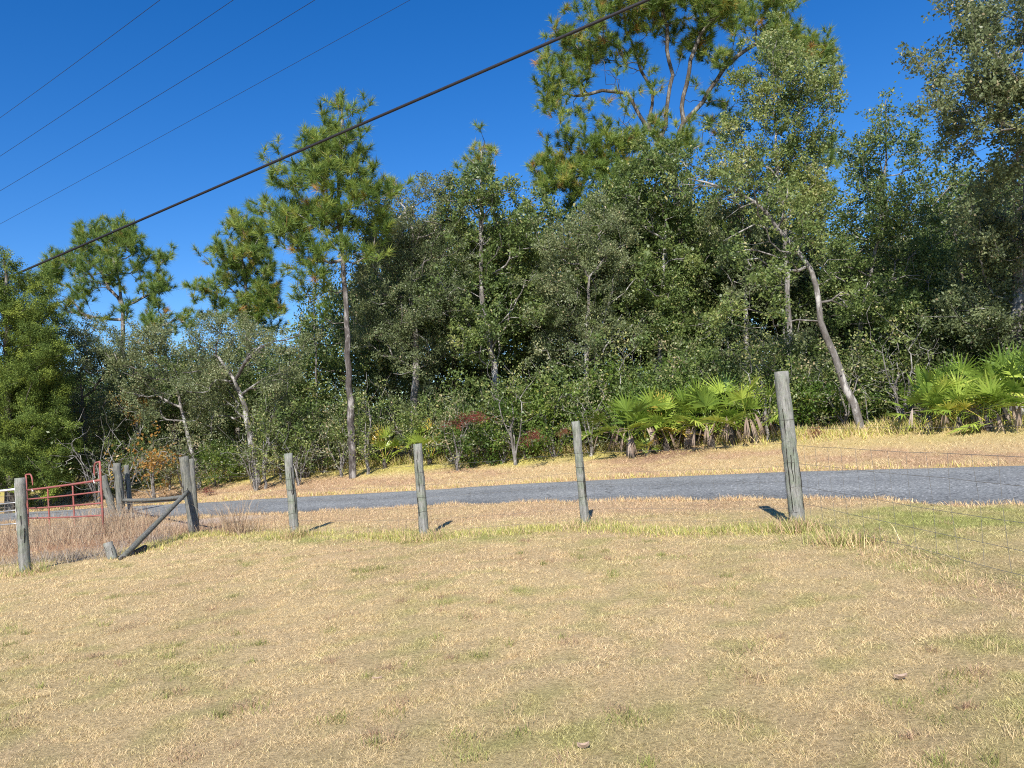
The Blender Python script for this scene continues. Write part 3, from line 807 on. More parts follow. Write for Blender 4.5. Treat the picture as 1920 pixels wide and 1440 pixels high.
def needles(tips, dirs, r, n_each=46, L=0.26, w=0.011, tb=None):
    m_ = len(tips); ci = np.repeat(np.arange(m_), n_each); n = len(ci)
    d = dirs[ci] * 0.8 + r.normal(0, 0.52, (n, 3)); d /= np.linalg.norm(d, axis=1)[:, None]
    p = tips[ci] - dirs[ci] * (r.random(n) * 0.20)[:, None]
    s = np.cross(d, r.normal(0, 1, (n, 3))); s /= np.linalg.norm(s, axis=1)[:, None] + 1e-9
    l = L * (0.75 + 0.45 * r.random(n))
    tip = p + d * l[:, None]; tip[:, 2] -= 0.03
    v = np.stack([p - s * w / 2, p + s * w / 2, tip], 1).reshape(-1, 3)
    f = np.arange(n * 3).reshape(-1, 3)
    t = np.clip(tb[ci] + r.normal(0, 0.12, n), 0, 1)
    return v, f, np.repeat(t, 3)

PD = 1.8
def pine(name, label, basepx, d, trunk_px, blobs, per_m2=4.0, rbase=0.2, seed=0, dr=2.2, extra_px=None, tufts=2, n_each=62, L=0.31, w=0.017, wig=0.16, tmean=0.42, group='pines rising above the oaks', bark=BPINE, up_curve=0.16, topr=0.04, path_pen=0.25, bare_blobs=None):
    r = np.random.default_rng(3000 + seed)
    b = base(basepx, d)
    T = [b - [0, 0, .15]] + [W(p[0], p[1], d + (p[2] if len(p) > 2 else 0)) for p in trunk_px]
    extra = [[W(p[0], p[1], d + (p[2] if len(p) > 2 else 0)) for p in e] for e in (extra_px or [])]
    att = blob_points(blobs, d, dr, per_m2 * PD, r)
    nb_ = set()
    if bare_blobs:
        ab = blob_points(bare_blobs, d, dr, 2.6, r); nb_ = {tuple(np.round(q, 4)) for q in ab}; att = np.vstack([att, ab])
    pos, par, tips, nt_ = grow(T, att, r, seg=0.5, wig=wig, up_curve=up_curve, path_pen=path_pen, down_pen=0.5, extra=extra)
    rad = radii(pos, par, 0.008, 2.75, rbase * 0.85, nt_, topr)
    th = thing(name, b, label, 'pine tree', group)
    # needle tufts sit at the tips and on short side shoots
    P, D = [], []
    axis_ = pos[:nt_]
    for k in tips:
        if tuple(np.round(pos[k], 4)) in nb_: continue
        a = pos[k]; dv = a - pos[par[k]]; dv /= np.linalg.norm(dv) + 1e-9
        dv = dv * 0.5 + np.array([0, 0, 0.7]); dv /= np.linalg.norm(dv)
        P.append(a); D.append(dv)
        for q in range(tufts):
            o = r.normal(0, 1, 3); o[2] = abs(o[2]) * 0.7 + .1; o /= np.linalg.norm(o)
            P.append(a + o * r.uniform(0.18, 0.42)); D.append((o + [0, 0, .5]) / np.linalg.norm(o + [0, 0, .5]))
    P = np.array(P); D = np.array(D)
    tb = np.clip(tmean + r.normal(0, 0.17, len(P)) + (r.random(len(P)) < 0.035) * 0.4, 0, 1)
    v, f, t = needles(P, D, r, n_each, L, w, tb)
    skeleton(pos, par, rad, 'trunk', bark, th)
    mesh('crown', v, f, MPIN, th, tint=t)
    return th

# --- pines
pine('pine_tree', 'tall narrow pine with bare grey trunk, left of the picture centre', 661, 24.6, [(657, 780), (652, 620), (640, 450), (634, 370), (640, 195)],
     [(628, 205, 14, 22), (652, 215, 18, 30), (618, 245, 30, 28), (645, 265, 32, 25), (590, 285, 45, 28), (640, 310, 55, 30), (560, 320, 42, 30), (600, 345, 70, 30), (660, 350, 35, 30), (700, 375, 38, 35),
      (530, 385, 42, 26), (575, 420, 70, 32), (620, 400, 50, 30), (545, 450, 40, 22), (610, 470, 40, 25), (680, 420, 40, 30), (585, 500, 40, 18), (560, 560, 25, 15), (690, 325, 10, 12), (655, 470, 30, 20)],
     per_m2=10, rbase=0.145, seed=1, dr=1.5, topr=.03)
pine('pine_tree', 'huge spreading pine topping the picture, its dark twisting limbs against the sky', 1286, 30, [(1284, 700), (1279, 540), (1275, 400), (1262, 320), (1240, 255)],
     [(1250, -50, 190, 60), (1110, 95, 70, 40), (1030, 125, 35, 22, 0, 1.6), (1030, 175, 38, 16, 0, 1.6), (1080, 160, 50, 24), (1070, 65, 42, 22), (1170, 50, 90, 35, 0, .6), (1280, 60, 110, 35, 0, .6), (1390, 40, 90, 50), (1450, 90, 60, 50), (1530, 95, 45, 38),
      (1480, 20, 60, 40), (1200, 105, 80, 26, 0, .35), (1340, 110, 90, 30, 0, .5), (1160, 10, 110, 40), (1330, -20, 120, 50), (1550, 120, 25, 25), (1320, 175, 22, 12, 0, .6), (1155, 190, 30, 12, 0, .6), (1240, 165, 30, 12, 0, .5),
      (1120, 262, 45, 18, 0, 1.5), (1190, 270, 60, 22, -.6, 1.5), (1110, 300, 60, 24, 0, 1.5), (1240, 280, 60, 18, -1, 1.2), (1300, 260, 50, 16, -1), (1030, 315, 38, 20, 0, 2), (1010, 345, 30, 14, 0, 2), (1075, 335, 45, 26, 0, 1.8), (1065, 380, 36, 13, 0, 2), (1105, 375, 30, 22, 0, 1.5), (1170, 320, 60, 25, -.8, 1.5), (1230, 232, 60, 14, -1, .8), (1092, 220, 26, 26, 0, .9), (1150, 222, 34, 14, 0, .7), (1340, 205, 34, 14, 0, .8), (1070, 255, 24, 18, 0, .9), (1340, 240, 40, 18)],
     per_m2=8.0, rbase=0.27, seed=2, dr=2.8, tufts=2, wig=0.22, tmean=0.50, L=0.31,
     extra_px=[[(1240, 255), (1212, 232), (1225, 180), (1200, 120), (1175, 60)], [(1215, 232), (1175, 175), (1140, 165), (1085, 185), (1030, 165)], [(1262, 320), (1280, 230), (1288, 150), (1300, 90), (1340, 30)],
               [(1280, 220), (1330, 175), (1365, 120), (1420, 80)], [(1240, 255), (1260, 150), (1250, 60), (1240, 0)], [(1275, 400), (1230, 300), (1130, 300), (1050, 345)], [(1225, 180), (1265, 140), (1280, 100)]], topr=0.09, path_pen=0.12, bare_blobs=[(1100, 160, 70, 40), (1180, 150, 70, 60), (1270, 150, 70, 60), (1340, 150, 60, 50), (1200, 215, 120, 30)], bark=BDARK)
pine('pine_tree', 'umbrella-crowned pine behind the cedar, its forked limbs open underneath', 236, 34, [(233, 760), (230, 640), (231, 575), (222, 520), (205, 450)],
     [(200, 425, 30, 14), (170, 450, 45, 22), (225, 440, 45, 18), (255, 460, 36, 22), (130, 485, 46, 22), (200, 480, 70, 24), (270, 495, 35, 28), (100, 515, 45, 22), (160, 520, 60, 18), (310, 520, 28, 24), (295, 555, 35, 14), (250, 540, 30, 14, 0, .6), (85, 540, 30, 16),
      (130, 560, 38, 12), (160, 585, 55, 10), (215, 590, 40, 8)],
     per_m2=8, rbase=0.20, seed=3, dr=2.4, tmean=0.40, extra_px=[[(231, 575), (190, 510), (150, 480)], [(231, 580), (265, 560), (310, 540)], [(230, 600), (180, 595), (130, 585)]], path_pen=.15)
pine('pine_tree', 'short leafy pine at the right foot of the umbrella-crowned pine', 300, 33, [(300, 720), (302, 640), (302, 590)],
     [(300, 585, 22, 18), (330, 600, 24, 12), (285, 615, 26, 14), (345, 600, 14, 12)], per_m2=11, rbase=0.09, seed=4, dr=.8, tmean=.42)
pine('pine_tree', 'bushy round-topped pine with orange tufts, between the umbrella pine and the tall narrow pine', 468, 33, [(468, 760), (465, 640), (462, 560), (452, 470), (455, 415)],
     [(455, 420, 26, 16), (445, 440, 34, 20), (480, 445, 28, 20), (405, 470, 24, 20), (450, 475, 50, 24), (500, 495, 26, 16), (440, 510, 55, 25), (400, 520, 34, 20), (485, 530, 42, 24), (385, 550, 26, 24), (440, 565, 60, 24), (500, 575, 46, 22), (470, 600, 60, 16), (530, 590, 26, 18)],
     per_m2=9.5, rbase=0.15, seed=5, dr=1.8, tmean=0.48)
pine('pine_tree', 'pine showing only a yellowish tip above the centre oaks', 905, 30.5, [(905, 700), (905, 420), (903, 285)],
     [(905, 290, 22, 16), (880, 305, 12, 12), (920, 308, 16, 12), (900, 335, 22, 14), (920, 450, 40, 24), (905, 470, 46, 20)], per_m2=12, rbase=0.13, seed=6, dr=.9, tmean=0.6)
pine('pine_tree', 'dark pine half hidden behind the leaning pale oak', 1395, 31, [(1393, 700), (1388, 560), (1380, 420)],
     [(1380, 435, 34, 22), (1340, 480, 40, 18), (1420, 470, 40, 22), (1375, 520, 50, 22), (1340, 545, 36, 22), (1440, 540, 40, 20), (1560, 300, 40, 25), (1540, 350, 34, 20)], per_m2=7, rbase=0.15, seed=7, dr=1.6, tmean=.45)

# --- cedar at the left edge
def cedar():
    r = np.random.default_rng(77); d = 25.5; b = base(20, d)
    T = [b - [0, 0, .1], W(15, 700, d), W(10, 500, d), W(8, 470, d)]
    att = blob_points([(5, 500, 26, 30), (10, 540, 50, 45), (55, 550, 30, 30), (60, 640, 50, 50), (75, 740, 50, 60), (70, 830, 50, 60), (20, 600, 70, 50), (70, 610, 28, 40), (20, 690, 95, 60), (85, 700, 34, 50), (20, 780, 100, 60), (95, 790, 32, 50), (10, 850, 105, 50), (90, 860, 30, 36), (-60, 620, 50, 80), (-80, 760, 60, 90), (30, 895, 80, 30), (110, 880, 34, 26), (-40, 880, 70, 50)], d, 1.9, 22, r)
    pos, par, tips, nt_ = grow(T, att, r, wig=0.08, up_curve=-0.15)
    rad = radii(pos, par, 0.005, 2.3, 0.17, nt_, .03)
    th = thing('cedar_tree', b, 'dense yellow-green cedar filling the left edge behind the white gate', 'cedar tree')
    skeleton(pos, par, rad, 'trunk', BDARK, th)
    tp = pos[tips]
    tb = np.clip(0.5 + r.normal(0, .2, len(tp)), 0, 1)
    v, f, t = leaves(tp, 420, 0.34, 0.06, 0.021, tb, r, up=0.1, sprays=4, out_from=np.array([b[0], b[1], b[2] + 2]))
    mesh('crown', v, f, MCED, th, tint=t)
cedar()

# --- oaks, left to right
broadleaf('oak_tree', 'grey scrub oak behind the red gate, right beside the cedar', 165, 28, [(160, 780), (150, 700)], [(150, 650, 70, 40), (200, 690, 60, 50), (120, 720, 55, 50), (180, 760, 70, 50), (90, 650, 40, 40), (110, 800, 60, 40)], mat=MOAKG, L=.065, w=.038, n_leaf=150, seed=1, bare=.2, tmean=.35)
broadleaf('oak_tree', 'scrub oak with a pale curved trunk rising behind the braced corner posts', 373, 26.5, [(374, 900), (362, 850), (350, 805), (335, 740), (310, 690)], [(290, 650, 60, 36), (330, 690, 60, 44), (260, 700, 60, 44), (240, 655, 50, 30), (300, 750, 60, 44), (370, 740, 44, 50)], mat=MOAKG, L=.065, w=.036, n_leaf=140, seed=2, bare=.25, rbase=.13, tmean=.4)
broadleaf('oak_tree', 'spreading scrub oak with lichen-white limbs, behind the gap between brace and pale grey post', 482, 25.5, [(478, 870), (465, 800), (452, 740), (432, 700), (410, 670)], [(400, 640, 60, 34), (450, 630, 60, 34), (510, 650, 50, 40), (380, 690, 50, 40, .6), (440, 700, 70, 40, .9), (520, 730, 50, 36), (550, 670, 30, 40), (400, 770, 40, 30, 1.2), (530, 790, 40, 44, .8)],
          mat=MOAKG, L=.06, w=.034, n_leaf=150, seed=3, bare=.22, rbase=.18, tmean=.42, bark=BSCRUB, extra_px=[[(452, 740), (420, 705, -.5), (405, 672, -.5)], [(475, 860), (440, 832, -.6), (408, 800, -.8)], [(455, 745), (500, 705, -.8), (545, 690, -1)], [(435, 705), (470, 665, -1), (515, 640, -1)]], topr=.06)
broadleaf('slender_tree', 'thin pale-stemmed tree standing in the blue gap left of the tall narrow pine', 594, 30, [(593, 740), (591, 650), (588, 560), (584, 500)], [(585, 500, 26, 28), (560, 540, 30, 30), (610, 545, 30, 34), (590, 600, 34, 24), (620, 590, 20, 30)], mat=MOAKG, seed=4, per_m2=6.0, n_leaf=50, bare=.3, rbase=.07, topr=.02)
broadleaf('oak_tree', 'big grey-green oak right behind the tall narrow pine trunk', 775, 26.5, [(778, 780), (780, 640), (770, 540), (775, 440)], [(755, 385, 50, 30), (810, 375, 50, 30), (700, 400, 30, 26), (810, 410, 50, 36), (720, 430, 50, 40), (770, 460, 70, 50), (840, 470, 56, 60), (700, 500, 50, 55), (770, 540, 90, 55), (700, 590, 55, 60), (830, 580, 70, 60), (760, 640, 90, 55)],
          mat=MOAKG, L=.07, w=.038, n_leaf=140, seed=5, bare=.2, rbase=.2, tmean=.30, topr=.06, dr=2.2)
broadleaf('oak_tree', 'broad oak carrying the pine tip, above the red leaves', 928, 26, [(930, 760), (925, 680), (905, 580), (900, 440), (903, 360)], [(905, 350, 40, 30), (870, 360, 36, 26), (940, 375, 44, 34), (880, 410, 66, 40), (960, 430, 44, 40), (1010, 400, 30, 34), (890, 480, 80, 46), (975, 490, 44, 50), (900, 560, 90, 50), (980, 570, 54, 55), (900, 640, 80, 50), (990, 420, 22, 22)],
          mat=MOAK, L=.105, w=.058, n_leaf=80, seed=6, bare=.18, rbase=.19, tmean=.42, topr=.05, dr=2.2)
broadleaf('oak_tree', 'olive rounded oak left of the big pine trunk', 1095, 25.5, [(1097, 780), (1100, 640), (1105, 520)], [(1060, 470, 54, 40), (1110, 440, 54, 40), (1150, 410, 50, 36), (1080, 520, 70, 50), (1160, 490, 66, 56), (1050, 580, 54, 54), (1120, 600, 80, 50), (1070, 650, 80, 40)],
          mat=MOAKG, L=.07, w=.042, n_leaf=140, seed=7, bare=.18, rbase=.17, tmean=.45, topr=.05, dr=2.2)
broadleaf('oak_tree', 'bushy oak hiding the middle of the big pine trunk', 1235, 26.5, [(1236, 780), (1240, 640), (1245, 500), (1250, 380)], [(1240, 320, 54, 34), (1290, 300, 50, 28), (1200, 360, 54, 40), (1270, 370, 50, 40), (1200, 440, 60, 50), (1240, 520, 70, 60), (1300, 590, 60, 44), (1210, 600, 70, 54), (1260, 670, 80, 44)],
          mat=MOAK, L=.095, w=.055, seed=8, bare=.18, rbase=.17, tmean=.42, topr=.05, dr=2.0)
broadleaf('oak_tree', 'airy leafy oak reaching up in front of the big pine at its right side', 1478, 24.5, [(1480, 760), (1478, 600), (1470, 420), (1452, 250), (1450, 120)], [(1440, 95, 34, 30), (1470, 130, 50, 40), (1530, 150, 36, 50), (1410, 170, 44, 36), (1490, 200, 60, 44), (1545, 230, 28, 44), (1420, 250, 60, 44), (1500, 290, 60, 40), (1380, 310, 50, 34), (1460, 350, 80, 40), (1530, 370, 50, 40)],
          mat=MOAK, seed=9, per_m2=24, n_leaf=95, bare=.08, rbase=.15, tmean=.62, dr=1.5, topr=.03)
broadleaf('leaning_oak', 'leaning oak with a pale bowed trunk, rooted at the verge right of the corner post', 1617, 22, [(1600, 760), (1580, 705), (1555, 650), (1540, 610), (1528, 520), (1500, 470), (1462, 430), (1420, 378), (1350, 348), (1290, 335)],
          [(1300, 330, 30, 24), (1370, 340, 50, 34), (1430, 400, 60, 40), (1500, 400, 50, 50), (1400, 470, 50, 36), (1470, 500, 60, 50), (1540, 450, 50, 50), (1570, 540, 44, 44), (1440, 580, 60, 40)],
          mat=MOAK, seed=10, per_m2=13, n_leaf=85, bare=.25, rbase=.145, tmean=.5, dr=1.4, basepy=812, extra_px=[[(1540, 610), (1500, 600), (1450, 612)], [(1420, 378), (1390, 385), (1360, 410)], [(1350, 348), (1300, 350), (1275, 345)]], topr=.028)
broadleaf('oak_tree', 'full green oak directly behind the bow of the leaning pale oak', 1400, 27, [(1402, 760), (1400, 620), (1395, 480), (1390, 360)], [(1340, 380, 50, 40), (1390, 330, 50, 36), (1430, 380, 54, 44), (1360, 460, 60, 44), (1440, 470, 60, 44), (1510, 440, 44, 44), (1390, 550, 70, 44), (1480, 560, 60, 50), (1320, 620, 60, 50), (1540, 640, 50, 40)],
          mat=MOAKG, seed=21, per_m2=10, bare=.1, rbase=.15, tmean=.35, dr=1.8, topr=.03)
broadleaf('oak_tree', 'green oak rising right behind the sparse pointed tree', 1650, 27, [(1650, 760), (1652, 620), (1655, 500), (1660, 400)], [(1640, 400, 44, 34), (1690, 430, 50, 34), (1610, 450, 50, 40), (1660, 490, 70, 44), (1740, 500, 50, 50), (1600, 560, 50, 50), (1690, 570, 80, 50), (1770, 430, 36, 50)],
          mat=MOAK, seed=22, per_m2=8, n_leaf=80, bare=.1, rbase=.13, tmean=.35, dr=1.6, topr=.03)
broadleaf('slender_tree', 'open sparse tree with a pointed leafy tip before the blue sky on the right', 1605, 23, [(1606, 720), (1612, 600), (1640, 480), (1655, 380), (1662, 290), (1660, 190)], [(1660, 195, 10, 22), (1658, 240, 24, 24), (1630, 280, 40, 28), (1700, 280, 34, 30), (1660, 320, 60, 34), (1730, 310, 24, 34), (1610, 360, 50, 40), (1700, 380, 60, 44), (1640, 440, 70, 40), (1740, 450, 40, 50), (1600, 500, 50, 44), (1690, 520, 70, 44), (1600, 300, 30, 26), (1720, 250, 26, 24), (1750, 380, 34, 40), (1580, 430, 36, 36), (1665, 380, 50, 40), (1780, 330, 24, 26)],
          mat=MOAK, seed=11, per_m2=15, n_leaf=85, bare=.12, rbase=.13, tmean=.42, dr=1.3, topr=.02)
broadleaf('oak_tree', 'shaded oak between the sparse pointed tree and the dark right edge oak', 1720, 22.5, [(1722, 700), (1730, 600), (1740, 520)], [(1750, 500, 40, 40), (1700, 570, 60, 40), (1770, 570, 50, 50), (1640, 600, 60, 44), (1730, 640, 70, 40)], mat=MOAK, seed=12, rbase=.14, tmean=.3, dr=1.8)
broadleaf('oak_tree', 'massive dark oak closing the right edge, pale limbs high up', 1905, 20.5, [(1900, 640), (1915, 480), (1930, 330), (1925, 180, -2)], [(1800, 80, 40, 36, -3), (1850, 50, 60, 44, -3.2), (1900, 20, 60, 44, -3), (1740, 140, 34, 24, -3), (1800, 150, 60, 36, -3), (1880, 120, 60, 44, -3.2), (1860, 200, 70, 40, -2.5), (1920, 230, 50, 50, -2.5), (1840, 250, 50, 34, -2), (1890, 310, 60, 44, -1.5),
          (1860, 390, 60, 50, -.5), (1900, 460, 60, 50), (1830, 460, 40, 50), (1880, 550, 70, 60), (1820, 610, 50, 50), (1900, 640, 60, 40), (1990, 60, 80, 60, -3.5), (2000, 200, 80, 80, -3.5), (2010, 380, 80, 90, -1.5), (2000, 560, 80, 90)],
          mat=MOAKG, seed=13, per_m2=24, bare=.08, rbase=.28, tmean=.35, dr=1.8, extra_px=[[(1925, 180, -2), (1890, 175, -2.6), (1850, 190, -3), (1800, 160, -3)], [(1928, 230, -2), (1900, 150, -3), (1860, 90, -3)]], topr=.09)
print('trees done')

# --- shrubs: a few kinds built once, then copied
def copy_tree(o, parent=None):
    c = o.copy(); scene.collection.objects.link(c)
    if parent is not None: c.parent = parent
    for ch in list(o.children): copy_tree(ch, c)
    return c

def shrub_proto(name, h, rad_, mat, bark, seed, n_att=90, n_leaf=70, L=0.075, w=0.045, tmean=.4, tsd=.2, bare=.1, flat=1.0, spread=.34, stems=5):
    r = np.random.default_rng(6000 + seed)
    u = r.normal(0, 1, (n_att, 3)); u /= np.linalg.norm(u, axis=1)[:, None]; u *= (r.random(n_att) ** 0.4)[:, None]
    lump = 0.75 + 0.5 * np.array([float(vnoise(q[0] * 2 + 5, q[2] * 2 + q[1], 1.3, seed)) for q in u])
    att = np.stack([u[:, 0] * rad_ * lump, u[:, 1] * rad_ * .85 * lump, h * 0.54 + u[:, 2] * h * 0.47 * lump * flat], -1); att[:, 2] = np.maximum(att[:, 2], .12)
    T = [np.array([0, 0, -.1]), np.array([0.05, 0, h * .25]), np.array([-.05, 0.05, h * .5])]
    extra = [[np.array([0, 0, .05]), np.array([math.cos(a) * rad_ * .4, math.sin(a) * rad_ * .4, h * .55])] for a in r.random(stems) * 6.28]
    pos, par, tips, nt_ = grow(T, att, r, seg=.3, wig=.14, extra=extra)
    rad = radii(pos, par, 0.004, 2.2, 0.035 + h * .008, nt_, .015)
    th = thing(name, (0, 0, 0), '', None)
    skeleton(pos, par, rad, 'stem', bark, th)
    tp = pos[tips][r.random(len(tips)) > bare]
    tb = np.clip(tmean + r.normal(0, tsd, len(tp)), 0, .97)
    v, f, t = leaves(tp, n_leaf, spread, L, w, tb, r, out_from=np.array([0, 0, h * .4]))
    mesh('foliage', v, f, mat, th, tint=t)
    return th
_used = set()
def put(proto, px, d, sc, label, cat, group, rot=None, zs=1.0, py=None):
    o = proto if id(proto) not in _used else copy_tree(proto)
    _used.add(id(proto))
    p = base(px, d) if py is None else hit(px, py)
    o.location = p; o.rotation_euler = (0, 0, rot if rot is not None else (px * 1.7) % 6.28); o.scale = (sc, sc, sc * zs)
    ident(o, label, cat, group); return o

SG = 'green shrubs along the foot of the wood'
sA = shrub_proto('shrub', 2.4, 1.5, MOAK, BDARK, 1, tmean=.45)
sB = shrub_proto('shrub', 2.0, 1.4, MBRI, BPALE, 2, tmean=.45, n_att=80)
sC = shrub_proto('shrub', 2.8, 1.6, MOAKG, BPALE, 3, tmean=.3, bare=.25)
sD = shrub_proto('shrub', 1.5, 1.2, MBRI, BDARK, 4, tmean=.3, n_att=60, L=.09, w=.06)
sR = shrub_proto('red_shrub', 0.8, 0.75, MRED, BDARK, 5, n_att=30, n_leaf=28, tmean=.4, bare=.1, stems=3)
sO = shrub_proto('orange_shrub', 1.6, 1.0, MORA, BPALE, 6, n_att=40, n_leaf=36, tmean=.5, bare=.35, stems=4)
sBare = shrub_proto('bare_shrub', 2.4, 1.2, MOAKG, BPALE, 7, n_att=110, n_leaf=10, bare=.85, stems=7)
pos_names = [
 (sC, 90, 27.5, 1.0, 'grey-green shrub in the shade below the cedar'),
 (sA, 150, 26.8, 1.0, 'dark shrub behind the right half of the red gate'),
 (sA, 235, 26.2, 0.9, 'dark green shrub right behind the log rail post'),
 (sC, 318, 26.0, .8, 'greyish shrub behind the middle of the log rail'),
 (sB, 405, 25.4, 0.7, 'fresh green shrub just right of the pale curved trunk'),
 (sA, 432, 26.2, .75, 'dark tall shrub left of the lichen-limbed oak stem'),
 (sC, 525, 25.2, .8, 'greyish shrub behind the pale grey post'),
 (sA, 575, 25.0, 1.2, 'dense dark shrub filling in below the blue gap'),
 (sA, 606, 25.6, 0.9, 'dark shrub touching the left side of the bare pine trunk'),
 (sA, 722, 26.0, 1.1, 'dense green shrub right of the bare pine trunk'),
 (sC, 775, 25.9, 1.2, 'greyish tall shrub behind the small lime palmetto'),
 (sA, 846, 24.6, 1.1, 'dark green shrub right of the small lime palmetto'),
 (sD, 890, 23.4, 1.0, 'low glossy shrub below the upper red leaves'),
 (sA, 940, 24.4, 1.25, 'dark shrub behind the tangle of bare vines'),
 (sB, 985, 23.6, 1.05, 'bright green shrub around the lower red leaves'),
 (sB, 1040, 23.0, 1.15, 'bright green shrub just left of the slim grey post'),
 (sA, 1090, 23.6, 1.35, 'tall dark shrub right behind the slim grey post'),
 (sB, 1150, 23.6, 1.3, 'bright shrub rising above the left palmetto'),
 (sA, 1215, 23.4, 1.25, 'glossy dark shrub above the gap between the palmettos'),
 (sB, 1260, 23.0, 1.2, 'bright round-leaved shrub between the two big palmettos'),
 (sA, 1330, 22.8, 1.3, 'dark shrub above the tall right palmetto of the clump'),
 (sA, 1405, 22.4, 1.3, 'dark shrub between the palmetto clump and the corner post'),
 (sC, 1450, 22.6, 1.3, 'greyish shrub hidden right behind the corner post top'),
 (sB, 1500, 21.3, 0.9, 'yellow-green shrub just right of the corner post'),
 (sD, 1545, 21.0, 0.95, 'low bright shrub left of the leaning pale trunk'),
 (sA, 1560, 22.6, 1.3, 'dark shrub behind the leaning pale trunk foot'),
 (sD, 1650, 20.8, 0.9, 'small bright shrub right of the leaning pale trunk'),
 (sA, 1670, 21.4, 1.25, 'dark shrub left of the right-hand palmettos'),
 (sC, 1720, 21.4, 1.2, 'twiggy grey shrub rising at the left shoulder of the right palmettos'),
 (sA, 1790, 21.6, 1.35, 'deep shaded shrub behind the right palmettos'),
 (sA, 1870, 21.2, 1.35, 'dark shrub at the foot of the massive right edge oak'),
 (sA, 1950, 20.6, 1.3, 'dark shrub running out of the right edge'),
]
for pr, px, d, sc, lb in pos_names: put(pr, px, d + .9, sc, lb, 'shrub', SG)
sE = shrub_proto('sapling', 3.4, 1.0, MOAK, BPALE, 8, n_att=70, n_leaf=26, tmean=.6, bare=.3, stems=3)
sF = shrub_proto('sapling', 2.6, 1.1, MOAKG, BPALE, 9, n_att=80, n_leaf=30, tmean=.6, bare=.4, stems=4)
for pr, px, d, sc, lb in [(sF, 345, 25.2, .9, 'thin grey sapling right behind the braced corner post'), (sE, 498, 24.6, .9, 'thin sapling between the lichened oak and the pale grey post'), (sF, 640, 25.2, .9, 'wispy grey sapling at the left foot of the bare pine trunk'),
        (sE, 690, 25.0, 1.0, 'loose-leaved sapling just right of the bare pine trunk'), (sF, 858, 23.6, .9, 'grey stemmed sapling right of the mossy post top'), (sE, 966, 23.4, 1.0, 'light green sapling between the two red shrubs'),
        (sF, 1108, 23.2, .9, 'twiggy sapling standing right of the slim grey post'), (sE, 1165, 24.4, 1.2, 'tall loose sapling above the left palmetto'), (sF, 1290, 24.2, 1.25, 'grey sapling rising between the halves of the palmetto clump'),
        (sE, 1440, 21.4, 1.0, 'loose sapling half hidden by the corner post'), (sF, 1585, 21.2, 1.0, 'twiggy sapling left of the leaning pale trunk foot'), (sE, 1690, 20.6, 1.05, 'light sapling between the leaning trunk and the right palmettos')]:
    put(pr, px, d, sc, lb, 'sapling', 'young saplings at the wood edge')
AG = 'autumn red shrubs at the wood edge'
o = put(sR, 885, 22.8, .62, 'upper red-leaved sapling spreading wide above the glossy shrub', 'red shrub', AG); o.location.z += 1.35; o.scale = (1.0, .6, .45)
for ch in o.children: pass
put(sR, 1003, 21.9, .42, 'crimson and orange shrub left of the slim grey post', 'red shrub', AG).location.z += .75
put(sR, 1062, 22.0, .25, 'small red sprig just left of the slim grey post top', 'red shrub', AG).location.z += .85
put(sR, 1530, 20.6, .3, 'small rust-red shrub low between corner post and leaning trunk', 'red shrub', AG)
put(sR, 392, 24.4, .28, 'tiny red sprig right of the pale curved trunk foot', 'red shrub', AG)
put(sO, 290, 24.8, 1.3, 'orange-leaved thin shrub behind the log rail', 'orange shrub', 'orange shrubs')
put(sO, 265, 27.5, 1.0, 'orange sprig higher up among the grey oaks left', 'orange shrub', 'orange shrubs').location.z += 2.1
BG_ = 'bare grey twiggy shrubs'
put(sBare, 185, 24.6, 1.25, 'bare pale branching shrub right of the red gate top', 'bare shrub', BG_)
put(sBare, 235, 24.2, 1.0, 'bare thin shrub beside the log rail post', 'bare shrub', BG_)
put(sBare, 945, 24.0, .8, 'tangle of bare vines between the mossy post and the slim post', 'bare shrub', BG_)
put(sBare, 915, 24.2, .7, 'smaller bare tangle left of the vine tangle', 'bare shrub', BG_)
put(sBare, 1715, 20.6, 1.15, 'pale bare twigs at the upper left of the right palmettos', 'bare shrub', BG_)
put(sBare, 480, 24.4, .9, 'bare dead brush below the lichen-limbed oak', 'bare shrub', BG_)
put(sBare, 560, 24.4, .8, 'bare brush right behind the pale grey post', 'bare shrub', BG_)

# --- trees deeper in the wood (shared meshes)
def bg_proto(seed, h, rr, mat):
    r = np.random.default_rng(7000 + seed); n = 150
    u = r.normal(0, 1, (n, 3)); u /= np.linalg.norm(u, axis=1)[:, None]; u *= (r.random(n) ** 0.4)[:, None]
    lump = 0.7 + 0.6 * np.array([float(vnoise(q[0] * 2 + 5, q[2] * 2 + q[1], 1.3, seed)) for q in u])
    att = np.stack([u[:, 0] * rr * lump, u[:, 1] * rr * lump, h * .58 + u[:, 2] * h * .42 * lump], -1)
    T = [np.array([0, 0, -.1]), np.array([0.1, 0, h * .4]), np.array([-.1, 0.1, h * .8])]
    pos, par, tips, nt_ = grow(T, att, r, seg=.5, wig=.14)
    rad = radii(pos, par, 0.008, 2.25, .14, nt_, .03)
    th = thing('wood_tree', (0, 0, 0), '', None)
    skeleton(pos, par, rad, 'trunk', BDARK, th, minr=.009)
    tp = pos[tips]; tb = np.clip(.35 + r.normal(0, .2, len(tp)), 0, .97)
    v, f, t = leaves(tp, 80, .62, .13, .08, tb, r, out_from=np.array([0, 0, h * .4]))
    mesh('crown', v, f, mat, th, tint=t); return th
pb = [bg_proto(1, 6.0, 2.6, MOAK), bg_proto(2, 7.0, 2.8, MOAKG), bg_proto(3, 8.5, 3.0, MOAK)]
WG = 'trees deeper in the wood'
r = np.random.default_rng(5)
